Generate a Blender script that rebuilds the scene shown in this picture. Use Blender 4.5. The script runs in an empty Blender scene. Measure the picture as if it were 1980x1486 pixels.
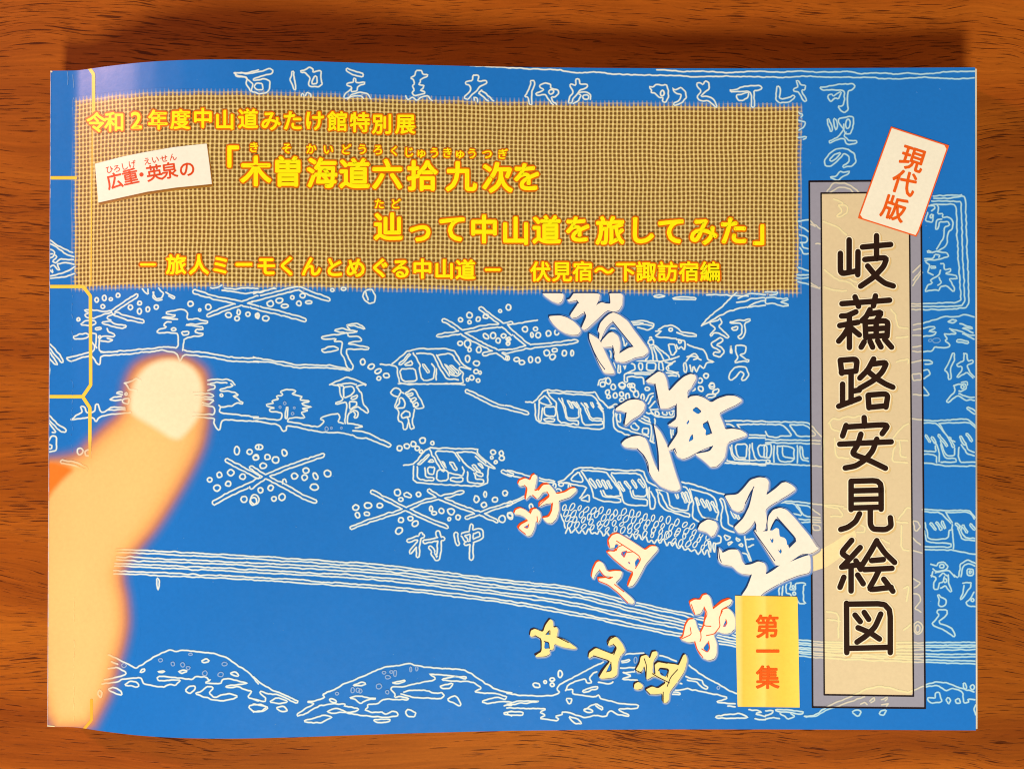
import bpy, bmesh, math, random
import numpy as np
from mathutils import Vector
from mathutils.geometry import tessellate_polygon

SC = bpy.context.scene
COL = SC.collection
R = math.radians

# ------------------------------------------------------------------ camera
# one unit is one metre; the booklet is an A5 landscape booklet lying on a table (z = 0)
PW, PH = 1980.0, 1486.0                 # size of the photograph, used to measure the print
FPX = 1620.0                            # focal length in those pixels
CAM_H = 0.196
TILT = R(0.5)
cam_d = bpy.data.cameras.new('camera')
cam_d.sensor_width = 36.0
cam_d.lens = 36.0 * FPX / PW
cam_d.clip_start = 0.01
cam_d.clip_end = 50.0
cam = bpy.data.objects.new('camera', cam_d)
cam.location = (0.0, -CAM_H * math.sin(TILT), CAM_H)
cam.rotation_euler = (TILT, 0.0, 0.0)
COL.objects.link(cam)
SC.camera = cam

# ------------------------------------------------------------------ world and lamps
world = bpy.data.worlds.new('World')
SC.world = world
world.use_nodes = True
bg = world.node_tree.nodes['Background']
bg.inputs['Color'].default_value = (1.0, 0.84, 0.66, 1.0)
bg.inputs['Strength'].default_value = 0.13

def area(name, loc, target, size, energy, color):
    l = bpy.data.lights.new(name, 'AREA')
    l.shape = 'DISK'
    l.size = size
    l.energy = energy
    l.color = color
    o = bpy.data.objects.new(name, l)
    o.location = loc
    o.rotation_euler = (Vector(target) - Vector(loc)).to_track_quat('-Z', 'Y').to_euler()
    COL.objects.link(o)
    return o

# ceiling lamp in front of the table (throws the shadow above the booklet's top edge)
area('room_lamp', (-0.09, -1.0, 0.69), (0.0, 0.0, 0.0), 0.30, 22.8, (1.0, 0.90, 0.70))
# second lamp far to the left, seen as the sheen near the spine
area('side_lamp', (-0.89, 0.50, 0.43), (-0.09, 0.06, 0.0), 0.12, 8.5, (1.0, 0.50, 0.44))

SC.view_settings.view_transform = 'Standard'
SC.view_settings.look = 'None'
SC.view_settings.exposure = 0.0
SC.view_settings.gamma = 1.0
SC.view_settings.use_curve_mapping = False
SC.cycles.max_bounces = 6
SC.cycles.pixel_filter_type = 'BLACKMAN_HARRIS'
SC.cycles.filter_width = 1.1

# ------------------------------------------------------------------ small helpers
def lin(c):
    c = c / 255.0
    return c / 12.92 if c <= 0.04045 else ((c + 0.055) / 1.055) ** 2.4
LIGHT = (1.10, 0.98, 0.83)              # how warm and bright white paper looks in the photograph
def P(r, g, b):                         # print colour, from how it looks under that light
    return np.array([min(0.9, lin(r) / LIGHT[0]), min(0.9, lin(g) / LIGHT[1]), min(0.9, lin(b) / LIGHT[2])])

def smooth(a, b, x):
    t = np.clip((np.asarray(x, float) - a) / (b - a), 0, 1)
    return t * t * (3 - 2 * t)

# ------------------------------------------------------------------ shape of the booklet
CT, ST = math.cos(TILT), math.sin(TILT)
CAM = np.array([0.0, -CAM_H * ST, CAM_H])
def rays(px, py):
    x = (np.asarray(px, float) - PW / 2) / FPX
    y = -(np.asarray(py, float) - PH / 2) / FPX
    # camera axes in the world: right (1,0,0), up (0,CT,ST), forward (0,ST,-CT)
    return np.stack([x, y * CT + ST, y * ST - CT], -1)

H0 = 0.0062                             # thickness at the spine
_sp = np.array([[60, 1267], [97, 1267], [125, 1267.5], [145, 1267.5], [152, 1269], [165, 1273], [180, 1277.5], [200, 1283.5],
                [230, 1291], [260, 1298], [300, 1304.5], [350, 1309.5], [400, 1311.5], [450, 1312], [500, 1310.5],
                [600, 1305], [700, 1298], [800, 1291.5], [900, 1286], [980, 1282.5], [1150, 1278.5], [1300, 1277],
                [1480, 1277], [1700, 1279], [1885, 1281], [1960, 1281.5]])
_depth = CAM_H - H0
_hz = CAM_H - _depth * 1267.0 / _sp[:, 1]
_hx = (_sp[:, 0] - PW / 2) / FPX * (CAM_H - _hz)
_gx = np.linspace(_hx[0], _hx[-1], 1600)
_gz = np.interp(_gx, _hx, _hz)
_k = np.hanning(41); _k /= _k.sum()
_gz = np.convolve(np.pad(_gz, 20, mode='edge'), _k, mode='valid')
def H(x):
    return np.interp(x, _gx, _gz)

def drape(px, py, dz=0.0):
    """print position (measured on the photograph) -> point on the curved cover, dz above it"""
    d = rays(px, py)
    z = np.full(d.shape[:-1], H0)
    for _ in range(25):
        t = (z - CAM[2]) / d[..., 2]
        x = CAM[0] + t * d[..., 0]
        z = H(x)
    t = (z - CAM[2]) / d[..., 2]
    p = CAM + t[..., None] * d
    p[..., 2] = H(p[..., 0]) + dz
    return p

def _corner(px, py):
    return drape(np.array(px, float), np.array(py, float))
C_TL, C_TR, C_BR, C_BL = _corner(97.5, 137), _corner(1885.5, 130.5), _corner(1887.0, 1411), _corner(91.5, 1404)

def edge_x(y, left):
    a, b = (C_BL, C_TL) if left else (C_BR, C_TR)
    t = (y - a[1]) / (b[1] - a[1])
    return a[0] + t * (b[0] - a[0])
def edge_y(x, top):
    a, b = (C_TL, C_TR) if top else (C_BL, C_BR)
    t = (x - a[0]) / (b[0] - a[0])
    return a[1] + t * (b[1] - a[1])

UM = 1e-6

# ------------------------------------------------------------------ objects
def empty(name, loc):
    o = bpy.data.objects.new(name, None)
    o.location = loc
    o.empty_display_size = 0.02
    COL.objects.link(o)
    return o

def mesh_obj(name, verts, faces, mat, parent=None, colors=None, uv=None, extra=None, smooth_shade=False):
    me = bpy.data.meshes.new(name)
    me.from_pydata([tuple(v) for v in verts], [], [tuple(f) for f in faces])
    if colors is not None:
        a = me.attributes.new('ink', 'FLOAT_COLOR', 'POINT')
        c = np.ones((len(verts), 4), np.float32)
        c[:, :3] = colors
        a.data.foreach_set('color', c.ravel())
    if extra is not None:
        for k, v in extra.items():
            a = me.attributes.new(k, 'FLOAT', 'POINT')
            a.data.foreach_set('value', np.asarray(v, np.float32))
    if smooth_shade:
        me.polygons.foreach_set('use_smooth', [True] * len(me.polygons))
    me.materials.append(mat)
    me.update()
    o = bpy.data.objects.new(name, me)
    COL.objects.link(o)
    if parent is not None:
        o.parent = parent
    return o

# ------------------------------------------------------------------ materials
class NT:
    def __init__(self, name):
        self.m = bpy.data.materials.new(name)
        self.m.use_nodes = True
        self.t = self.m.node_tree
        self.b = self.t.nodes['Principled BSDF']
    def n(self, typ, **kw):
        nd = self.t.nodes.new(typ)
        for k, v in kw.items():
            setattr(nd, k, v)
        return nd
    def l(self, a, b):
        self.t.links.new(a, b)
    def math(self, op, a, b=None, c=None, clamp=False):
        nd = self.n('ShaderNodeMath', operation=op, use_clamp=clamp)
        for i, v in enumerate((a, b, c)):
            if v is None:
                continue
            if isinstance(v, (int, float)):
                nd.inputs[i].default_value = v
            else:
                self.l(v, nd.inputs[i])
        return nd.outputs[0]
    def mix(self, f, a, b, blend='MIX'):
        nd = self.n('ShaderNodeMix', data_type='RGBA', blend_type=blend)
        for s, v in ((nd.inputs[0], f), (nd.inputs[6], a), (nd.inputs[7], b)):
            if isinstance(v, (int, float)):
                s.default_value = v
            elif isinstance(v, (tuple, list, np.ndarray)):
                s.default_value = (float(v[0]), float(v[1]), float(v[2]), 1.0)
            else:
                self.l(v, s)
        return nd.outputs[2]
    def noise(self, vec, scale, detail=2.0, rough=0.5):
        nd = self.n('ShaderNodeTexNoise')
        nd.inputs['Scale'].default_value = scale
        nd.inputs['Detail'].default_value = detail
        nd.inputs['Roughness'].default_value = rough
        self.l(vec, nd.inputs['Vector'])
        return nd.outputs['Fac']
    def mapping(self, vec, scale, loc=(0, 0, 0), rot=(0, 0, 0)):
        nd = self.n('ShaderNodeMapping')
        nd.inputs['Scale'].default_value = scale
        nd.inputs['Location'].default_value = loc
        nd.inputs['Rotation'].default_value = rot
        self.l(vec, nd.inputs['Vector'])
        return nd.outputs[0]
    def ramp(self, fac, stops):
        nd = self.n('ShaderNodeValToRGB')
        cr = nd.color_ramp
        while len(cr.elements) < len(stops):
            cr.elements.new(0.5)
        for e, (p, c) in zip(cr.elements, stops):
            e.position = p
            e.color = (float(c[0]), float(c[1]), float(c[2]), 1.0)
        self.l(fac, nd.inputs[0])
        return nd.outputs[0]

def paper_finish(N, col):
    """coated card: faint mottling of the ink, fibres in the surface"""
    pos = N.n('ShaderNodeNewGeometry').outputs['Position']
    mott = N.noise(N.mapping(pos, (1, 1, 1)), 1100.0, 3.0, 0.65)
    f = N.math('MULTIPLY_ADD', mott, 0.16, 0.92)
    big = N.noise(pos, 60.0, 2.0)
    f = N.math('MULTIPLY', f, N.math('MULTIPLY_ADD', big, 0.12, 0.94))
    comb = N.n('ShaderNodeCombineColor')
    for i in range(3):
        N.l(f, comb.inputs[i])
    out = N.mix(1.0, col, comb.outputs[0], 'MULTIPLY')
    N.l(out, N.b.inputs['Base Color'])
    rg = N.math('MULTIPLY_ADD', N.noise(pos, 500.0, 2.0), 0.10, 0.30)
    N.l(rg, N.b.inputs['Roughness'])
    N.b.inputs['Specular IOR Level'].default_value = 0.36
    bmp = N.n('ShaderNodeBump')
    bmp.inputs['Strength'].default_value = 0.05
    bmp.inputs['Distance'].default_value = 0.0002
    N.l(N.noise(pos, 900.0, 3.0, 0.6), bmp.inputs['Height'])
    N.l(bmp.outputs[0], N.b.inputs['Normal'])
    return N.m

def mat_print(name):
    N = NT(name)
    at = N.n('ShaderNodeAttribute', attribute_name='ink')
    return paper_finish(N, at.outputs['Color'])
M_PRINT = mat_print('printed_card')

BLUE = P(28, 117, 197)

def mat_weave():
    N = NT('printed_woven_cloth')
    pos = N.n('ShaderNodeNewGeometry').outputs['Position']
    wv = N.n('ShaderNodeTexNoise')
    wv.inputs['Scale'].default_value = 90.0
    wv.inputs['Detail'].default_value = 1.0
    N.l(pos, wv.inputs['Vector'])
    sub = N.n('ShaderNodeVectorMath', operation='SUBTRACT')
    N.l(wv.outputs['Color'], sub.inputs[0]); sub.inputs[1].default_value = (0.5, 0.5, 0.5)
    sc = N.n('ShaderNodeVectorMath', operation='SCALE')
    N.l(sub.outputs[0], sc.inputs[0]); sc.inputs['Scale'].default_value = 0.0007
    add = N.n('ShaderNodeVectorMath', operation='ADD')
    N.l(pos, add.inputs[0]); N.l(sc.outputs[0], add.inputs[1])
    sep = N.n('ShaderNodeSeparateXYZ')
    N.l(add.outputs[0], sep.inputs[0])
    per = 0.000965
    u = N.math('ADD', N.math('DIVIDE', sep.outputs[0], per), 500.0)
    v = N.math('ADD', N.math('DIVIDE', sep.outputs[1], per * 0.985), 500.0)
    fu, fv = N.math('FRACT', u), N.math('FRACT', v)
    du = N.math('ABSOLUTE', N.math('SUBTRACT', fu, 0.5))
    dv = N.math('ABSOLUTE', N.math('SUBTRACT', fv, 0.5))
    par = N.math('MODULO', N.math('ADD', N.math('FLOOR', u), N.math('FLOOR', v)), 2.0)
    mv = N.math('SUBTRACT', 1.0, N.math('MULTIPLY', N.math('SUBTRACT', du, 0.135), 9.0, clamp=True), clamp=True)
    mh = N.math('SUBTRACT', 1.0, N.math('MULTIPLY', N.math('SUBTRACT', dv, 0.115), 9.0, clamp=True), clamp=True)
    # brightness of a thread: over the crossing it is full, under it it dips
    near = N.math('SUBTRACT', 1.0, N.math('MULTIPLY', N.math('ADD', du, dv), 1.6, clamp=True), clamp=True)
    bv = N.math('SUBTRACT', 1.0, N.math('MULTIPLY', N.math('MULTIPLY', par, dv), 0.75))
    hole = P(150, 86, 12)
    yl = P(247, 226, 148)
    mu = P(188, 150, 74)
    tone = N.noise(pos, 35.0, 2.0)
    hole2 = N.mix(tone, P(130, 82, 18), P(112, 86, 32))
    cv = N.mix(N.math('MULTIPLY', dv, 1.6, clamp=True), yl, mu)
    ch = N.mix(N.math('MULTIPLY', du, 1.6, clamp=True), P(240, 208, 124), mu)
    c = N.mix(N.math('MULTIPLY', mh, 0.92), hole2, ch)
    over_v = N.math('MULTIPLY', mv, N.math('SUBTRACT', 1.0, N.math('MULTIPLY', N.math('MULTIPLY', mh, par), 0.75)))
    c = N.mix(over_v, c, cv)
    # frayed printed border: the cloth picture melts into the blue
    e = N.n('ShaderNodeAttribute', attribute_name='edge')
    thread = N.math('MAXIMUM', mv, N.math('MULTIPLY', mh, 0.6))
    f = N.math('ADD', e.outputs['Fac'], N.math('MULTIPLY', N.math('SUBTRACT', thread, 0.5), 0.35))
    f = N.math('MULTIPLY_ADD', N.math('SUBTRACT', f, 0.5), 1.5, 0.5, clamp=True)
    col = N.mix(f, BLUE, c)
    return paper_finish(N, col)

def mat_wood():
    N = NT('reddish_brown_wood')
    pos = N.n('ShaderNodeNewGeometry').outputs['Position']
    # the grain wanders: bend the y coordinate with slow noise, more so towards the lower right
    sx = N.n('ShaderNodeSeparateXYZ'); N.l(pos, sx.inputs[0])
    slow = N.noise(N.mapping(pos, (14, 26, 1), (3.1, 7.7, 0)), 1.0, 2.0)
    slow2 = N.noise(N.mapping(pos, (60, 45, 1), (9.1, 1.7, 0)), 1.0, 1.0)
    right = N.math('MULTIPLY_ADD', sx.outputs[0], 9.0, -0.35, clamp=True)
    yy = N.math('ADD', sx.outputs[1], N.math('MULTIPLY', N.math('SUBTRACT', slow, 0.5), 0.016))
    yy = N.math('ADD', yy, N.math('MULTIPLY', N.math('MULTIPLY', N.math('SUBTRACT', slow2, 0.5), right), 0.006))
    yy = N.math('ADD', yy, N.math('MULTIPLY', sx.outputs[0], 0.03))
    cb = N.n('ShaderNodeCombineXYZ')
    N.l(sx.outputs[0], cb.inputs[0]); N.l(yy, cb.inputs[1])
    g = cb.outputs[0]
    band = N.noise(N.mapping(g, (7, 60, 1), (1.3, 0, 0)), 1.0, 3.0, 0.55)
    fibre = N.noise(N.mapping(g, (55, 1500, 1)), 1.0, 3.0, 0.6)
    grit = N.noise(N.mapping(g, (900, 2600, 1)), 1.0, 2.0, 0.7)
    base = N.ramp(band, [(0.27, (0.205, 0.042, 0.0045)), (0.5, (0.335, 0.084, 0.0076)), (0.74, (0.43, 0.124, 0.0110))])
    fm = N.math('MULTIPLY_ADD', fibre, 0.75, 0.62)
    gm = N.math('MULTIPLY_ADD', grit, 0.26, 0.87)
    mul = N.math('MULTIPLY', fm, gm)
    cc = N.n('ShaderNodeCombineColor')
    for i in range(3):
        N.l(mul, cc.inputs[i])
    base = N.mix(1.0, base, cc.outputs[0], 'MULTIPLY')
    # dark open pores: short dashes along the grain
    dens = N.noise(N.mapping(g, (16, 70, 1), (5, 2, 0)), 1.0, 2.0)
    po = N.noise(N.mapping(g, (115, 2500, 1), (0.4, 0.9, 0)), 1.0, 1.3, 0.5)
    po2 = N.noise(N.mapping(g, (210, 3600, 1), (7.4, 3.9, 0)), 1.0, 1.0, 0.5)
    th = N.math('MULTIPLY_ADD', dens, -0.32, 0.787)
    p1 = N.math('MULTIPLY', N.math('SUBTRACT', po, th), 18.0, clamp=True)
    p2 = N.math('MULTIPLY', N.math('SUBTRACT', po2, N.math('ADD', th, 0.015)), 14.0, clamp=True)
    pores = N.math('MAXIMUM', p1, N.math('MULTIPLY', p2, 0.6))
    col = N.mix(N.math('MULTIPLY', pores, 0.86), base, (0.055, 0.0095, 0.0025))
    N.l(col, N.b.inputs['Base Color'])
    N.b.inputs['Roughness'].default_value = 0.55
    N.b.inputs['Specular IOR Level'].default_value = 0.06
    bmp = N.n('ShaderNodeBump', invert=True)
    bmp.inputs['Strength'].default_value = 0.35
    bmp.inputs['Distance'].default_value = 0.0004
    N.l(pores, bmp.inputs['Height'])
    N.l(bmp.outputs[0], N.b.inputs['Normal'])
    return N.m

def mat_pages():
    N = NT('page_edges')
    pos = N.n('ShaderNodeNewGeometry').outputs['Position']
    st = N.noise(N.mapping(pos, (30, 30, 9000)), 1.0, 2.0, 0.6)
    c = N.ramp(st, [(0.3, (0.46, 0.40, 0.32)), (0.6, (0.82, 0.76, 0.66))])
    N.l(c, N.b.inputs['Base Color'])
    N.b.inputs['Roughness'].default_value = 0.8
    return N.m
# ------------------------------------------------------------------ print tools
# The print is built as thin sheets of ink a few micrometres above the card, draped over its curve.
class Ink:
    def __init__(self):
        self.v, self.z, self.c, self.f = [], [], [], []
        self.k = 0
    def add(self, pts, dz, cols, faces):
        n0 = sum(len(a) for a in self.v)
        self.v.append(np.asarray(pts, float).reshape(-1, 2))
        self.z.append(np.asarray(dz, float) + np.zeros(len(self.v[-1])))
        self.c.append(np.asarray(cols, float) + np.zeros((len(self.v[-1]), 3)))
        self.f.extend(tuple(i + n0 for i in f) for f in faces)
        self.k += 1
    def jit(self):
        return (self.k % 37) * 0.12
    def build(self, name, parent, mat=None):
        p = np.concatenate(self.v); z = np.concatenate(self.z); c = np.concatenate(self.c)
        w = drape(p[:, 0], p[:, 1])
        # the print stops at the trimmed edges of the cover
        w[:, 0] = np.clip(w[:, 0], edge_x(w[:, 1], True) + 2e-5, edge_x(w[:, 1], False) - 2e-5)
        w[:, 1] = np.clip(w[:, 1], edge_y(w[:, 0], False) + 2e-5, edge_y(w[:, 0], True) - 2e-5)
        w[:, 2] = H(w[:, 0]) + z * UM
        return mesh_obj(name, w, self.f, mat or M_PRINT, parent, colors=c)

def resample(pts, step, closed=False):
    p = np.asarray(pts, float)
    if closed:
        p = np.vstack([p, p[:1]])
    d = np.hypot(*np.diff(p, axis=0).T)
    s = np.concatenate([[0], np.cumsum(d)])
    n = max(2, int(math.ceil(s[-1] / step)) + 1)
    t = np.linspace(0, s[-1], n)
    q = np.stack([np.interp(t, s, p[:, 0]), np.interp(t, s, p[:, 1])], 1)
    return q[:-1] if closed else q

def chaikin(pts, closed=False, it=1, r=0.15):
    p = np.asarray(pts, float)
    for _ in range(it):
        if closed:
            q = np.roll(p, -1, 0)
            p = np.stack([p * (1 - r) + q * r, p * r + q * (1 - r)], 1).reshape(-1, 2)
        else:
            if len(p) < 3:
                return p
            a, b = p[:-1], p[1:]
            m = np.stack([a * (1 - r) + b * r, a * r + b * (1 - r)], 1).reshape(-1, 2)
            p = np.vstack([p[:1], m[1:-1], p[-1:]])
    return p

def normals(p, closed):
    if closed:
        t = np.roll(p, -1, 0) - np.roll(p, 1, 0)
    else:
        t = np.gradient(p, axis=0)
    t /= np.maximum(np.hypot(t[:, 0], t[:, 1]), 1e-9)[:, None]
    return np.stack([-t[:, 1], t[:, 0]], 1), t

def stroke(ink, pts, hw, dz, col, closed=False, step=2.5, it=2):
    """solid stroke of constant half width with round ends"""
    p = chaikin(pts, closed, it)
    p = resample(p, step, closed)
    n, t = normals(p, closed)
    hw = hw if np.ndim(hw) else np.full(len(p), float(hw))
    if len(hw) != len(p):
        hw = np.interp(np.linspace(0, 1, len(p)), np.linspace(0, 1, len(hw)), hw)
    L = p + n * hw[:, None]; Rr = p - n * hw[:, None]
    v = np.stack([L, Rr], 1).reshape(-1, 2)
    m = len(p)
    f = [(2 * i, 2 * i + 1, 2 * i + 3, 2 * i + 2) for i in range(m - 1)]
    if closed:
        f.append((2 * (m - 1), 2 * (m - 1) + 1, 1, 0))
        ink.add(v, dz + ink.jit(), col, f)
        return
    vs = [v]
    base = len(v)
    for e, sg in ((0, -1), (m - 1, 1)):
        a = np.linspace(-math.pi / 2, math.pi / 2, 7)
        q = p[e] + hw[e] * (np.cos(a)[:, None] * t[e] * sg + np.sin(a)[:, None] * n[e])
        vs.append(q)
        f.append(tuple(range(base, base + 7)))
        base += 7
    ink.add(np.vstack(vs), dz + ink.jit(), col, f)

def outline(path, hw):
    """closed outline round a thick path"""
    p = resample(chaikin(path, False, 1), 6.0)
    n, t = normals(p, False)
    a = p + n * hw
    b = p - n * hw
    e1 = p[-1] + t[-1] * hw * 0.8
    e0 = p[0] - t[0] * hw * 0.8
    return np.vstack([a, [e1], b[::-1], [e0]])

def fill(ink, poly, dz, col, cut=10.0, it=2):
    p = chaikin(poly, True, it) if it else np.asarray(poly, float)
    tri = tessellate_polygon([[Vector((a, b, 0)) for a, b in p]])
    bm = bmesh.new()
    vs = [bm.verts.new((a, b, 0)) for a, b in p]
    for t in tri:
        try:
            bm.faces.new([vs[i] for i in t])
        except ValueError:
            pass
    x0, x1 = p[:, 0].min(), p[:, 0].max()
    for x in np.arange(math.ceil(x0 / cut) * cut, x1, cut):
        bmesh.ops.bisect_plane(bm, geom=bm.verts[:] + bm.edges[:] + bm.faces[:], plane_co=(x, 0, 0), plane_no=(1, 0, 0), dist=1e-5)
    bm.verts.index_update()
    v = np.array([(q.co.x, q.co.y) for q in bm.verts])
    f = [tuple(q.index for q in fc.verts) for fc in bm.faces]
    bm.free()
    if callable(col):
        col = col(v)
    ink.add(v, dz + ink.jit(), col, f)

# ---- glyphs: Blender's own built-in font, as outlines
_gc = {}
def glyph(ch):
    if ch not in _gc:
        c = bpy.data.curves.new('glyph', 'FONT')
        c.body = ch; c.size = 1.0; c.resolution_u = 3
        o = bpy.data.objects.new('glyph', c)
        COL.objects.link(o)
        dg = bpy.context.evaluated_depsgraph_get(); dg.update()
        oe = o.evaluated_get(dg)
        me = oe.to_mesh()
        v = np.array([(q.co.x, q.co.y) for q in me.vertices]).reshape(-1, 2)
        f = [tuple(q.vertices) for q in me.polygons]
        oe.to_mesh_clear()
        bpy.data.objects.remove(o); bpy.data.curves.remove(c)
        # weld, then walk the border edges into closed outlines
        key = {}; idx = []
        for p in np.round(v, 5):
            idx.append(key.setdefault(tuple(p), len(key)))
        pts = np.array(list(key.keys())).reshape(-1, 2)
        cnt = {}
        for q in f:
            for a, b in zip(q, q[1:] + q[:1]):
                a, b = idx[a], idx[b]
                if a != b:
                    cnt.setdefault((min(a, b), max(a, b)), []).append((a, b))
        nxt = {}
        for e, l in cnt.items():
            if len(l) == 1:
                nxt.setdefault(l[0][0], []).append(l[0][1])
        loops = []
        while nxt:
            s = next(iter(nxt)); lp = [s]; cur = s
            while cur in nxt:
                t = nxt[cur].pop()
                if not nxt[cur]:
                    del nxt[cur]
                cur = t
                if cur == s:
                    break
                lp.append(cur)
            if len(lp) > 2:
                loops.append(pts[lp])
        _gc[ch] = (v, f, loops)
    return _gc[ch]

def put_char(ink, ch, cx, cy, em, grow, dz, col, rot=0.0, core=True):
    """one character; grow (in photograph pixels) thickens it with round corners"""
    v, f, loops = glyph(ch)
    if len(v) == 0:
        return
    if ch in '2':
        o = (v.max(0) + v.min(0)) / 2
    elif ch == '「':
        o = np.array([0.72, 0.38])
    elif ch == '」':
        o = np.array([0.18, 0.20])
    else:
        o = np.array([0.5, 0.38])
    a = R(rot)
    def T(q):
        q = (q - o) * em
        return np.stack([cx + q[:, 0] * math.cos(a) - q[:, 1] * math.sin(a), cy - q[:, 0] * math.sin(a) - q[:, 1] * math.cos(a)], 1)
    if core:
        ink.add(T(v), dz + ink.jit(), col, f)
    if grow > 0:
        for lp in loops:
            stroke(ink, T(lp), grow, dz, col, closed=True, step=max(0.9, grow * 0.7), it=0)
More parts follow.
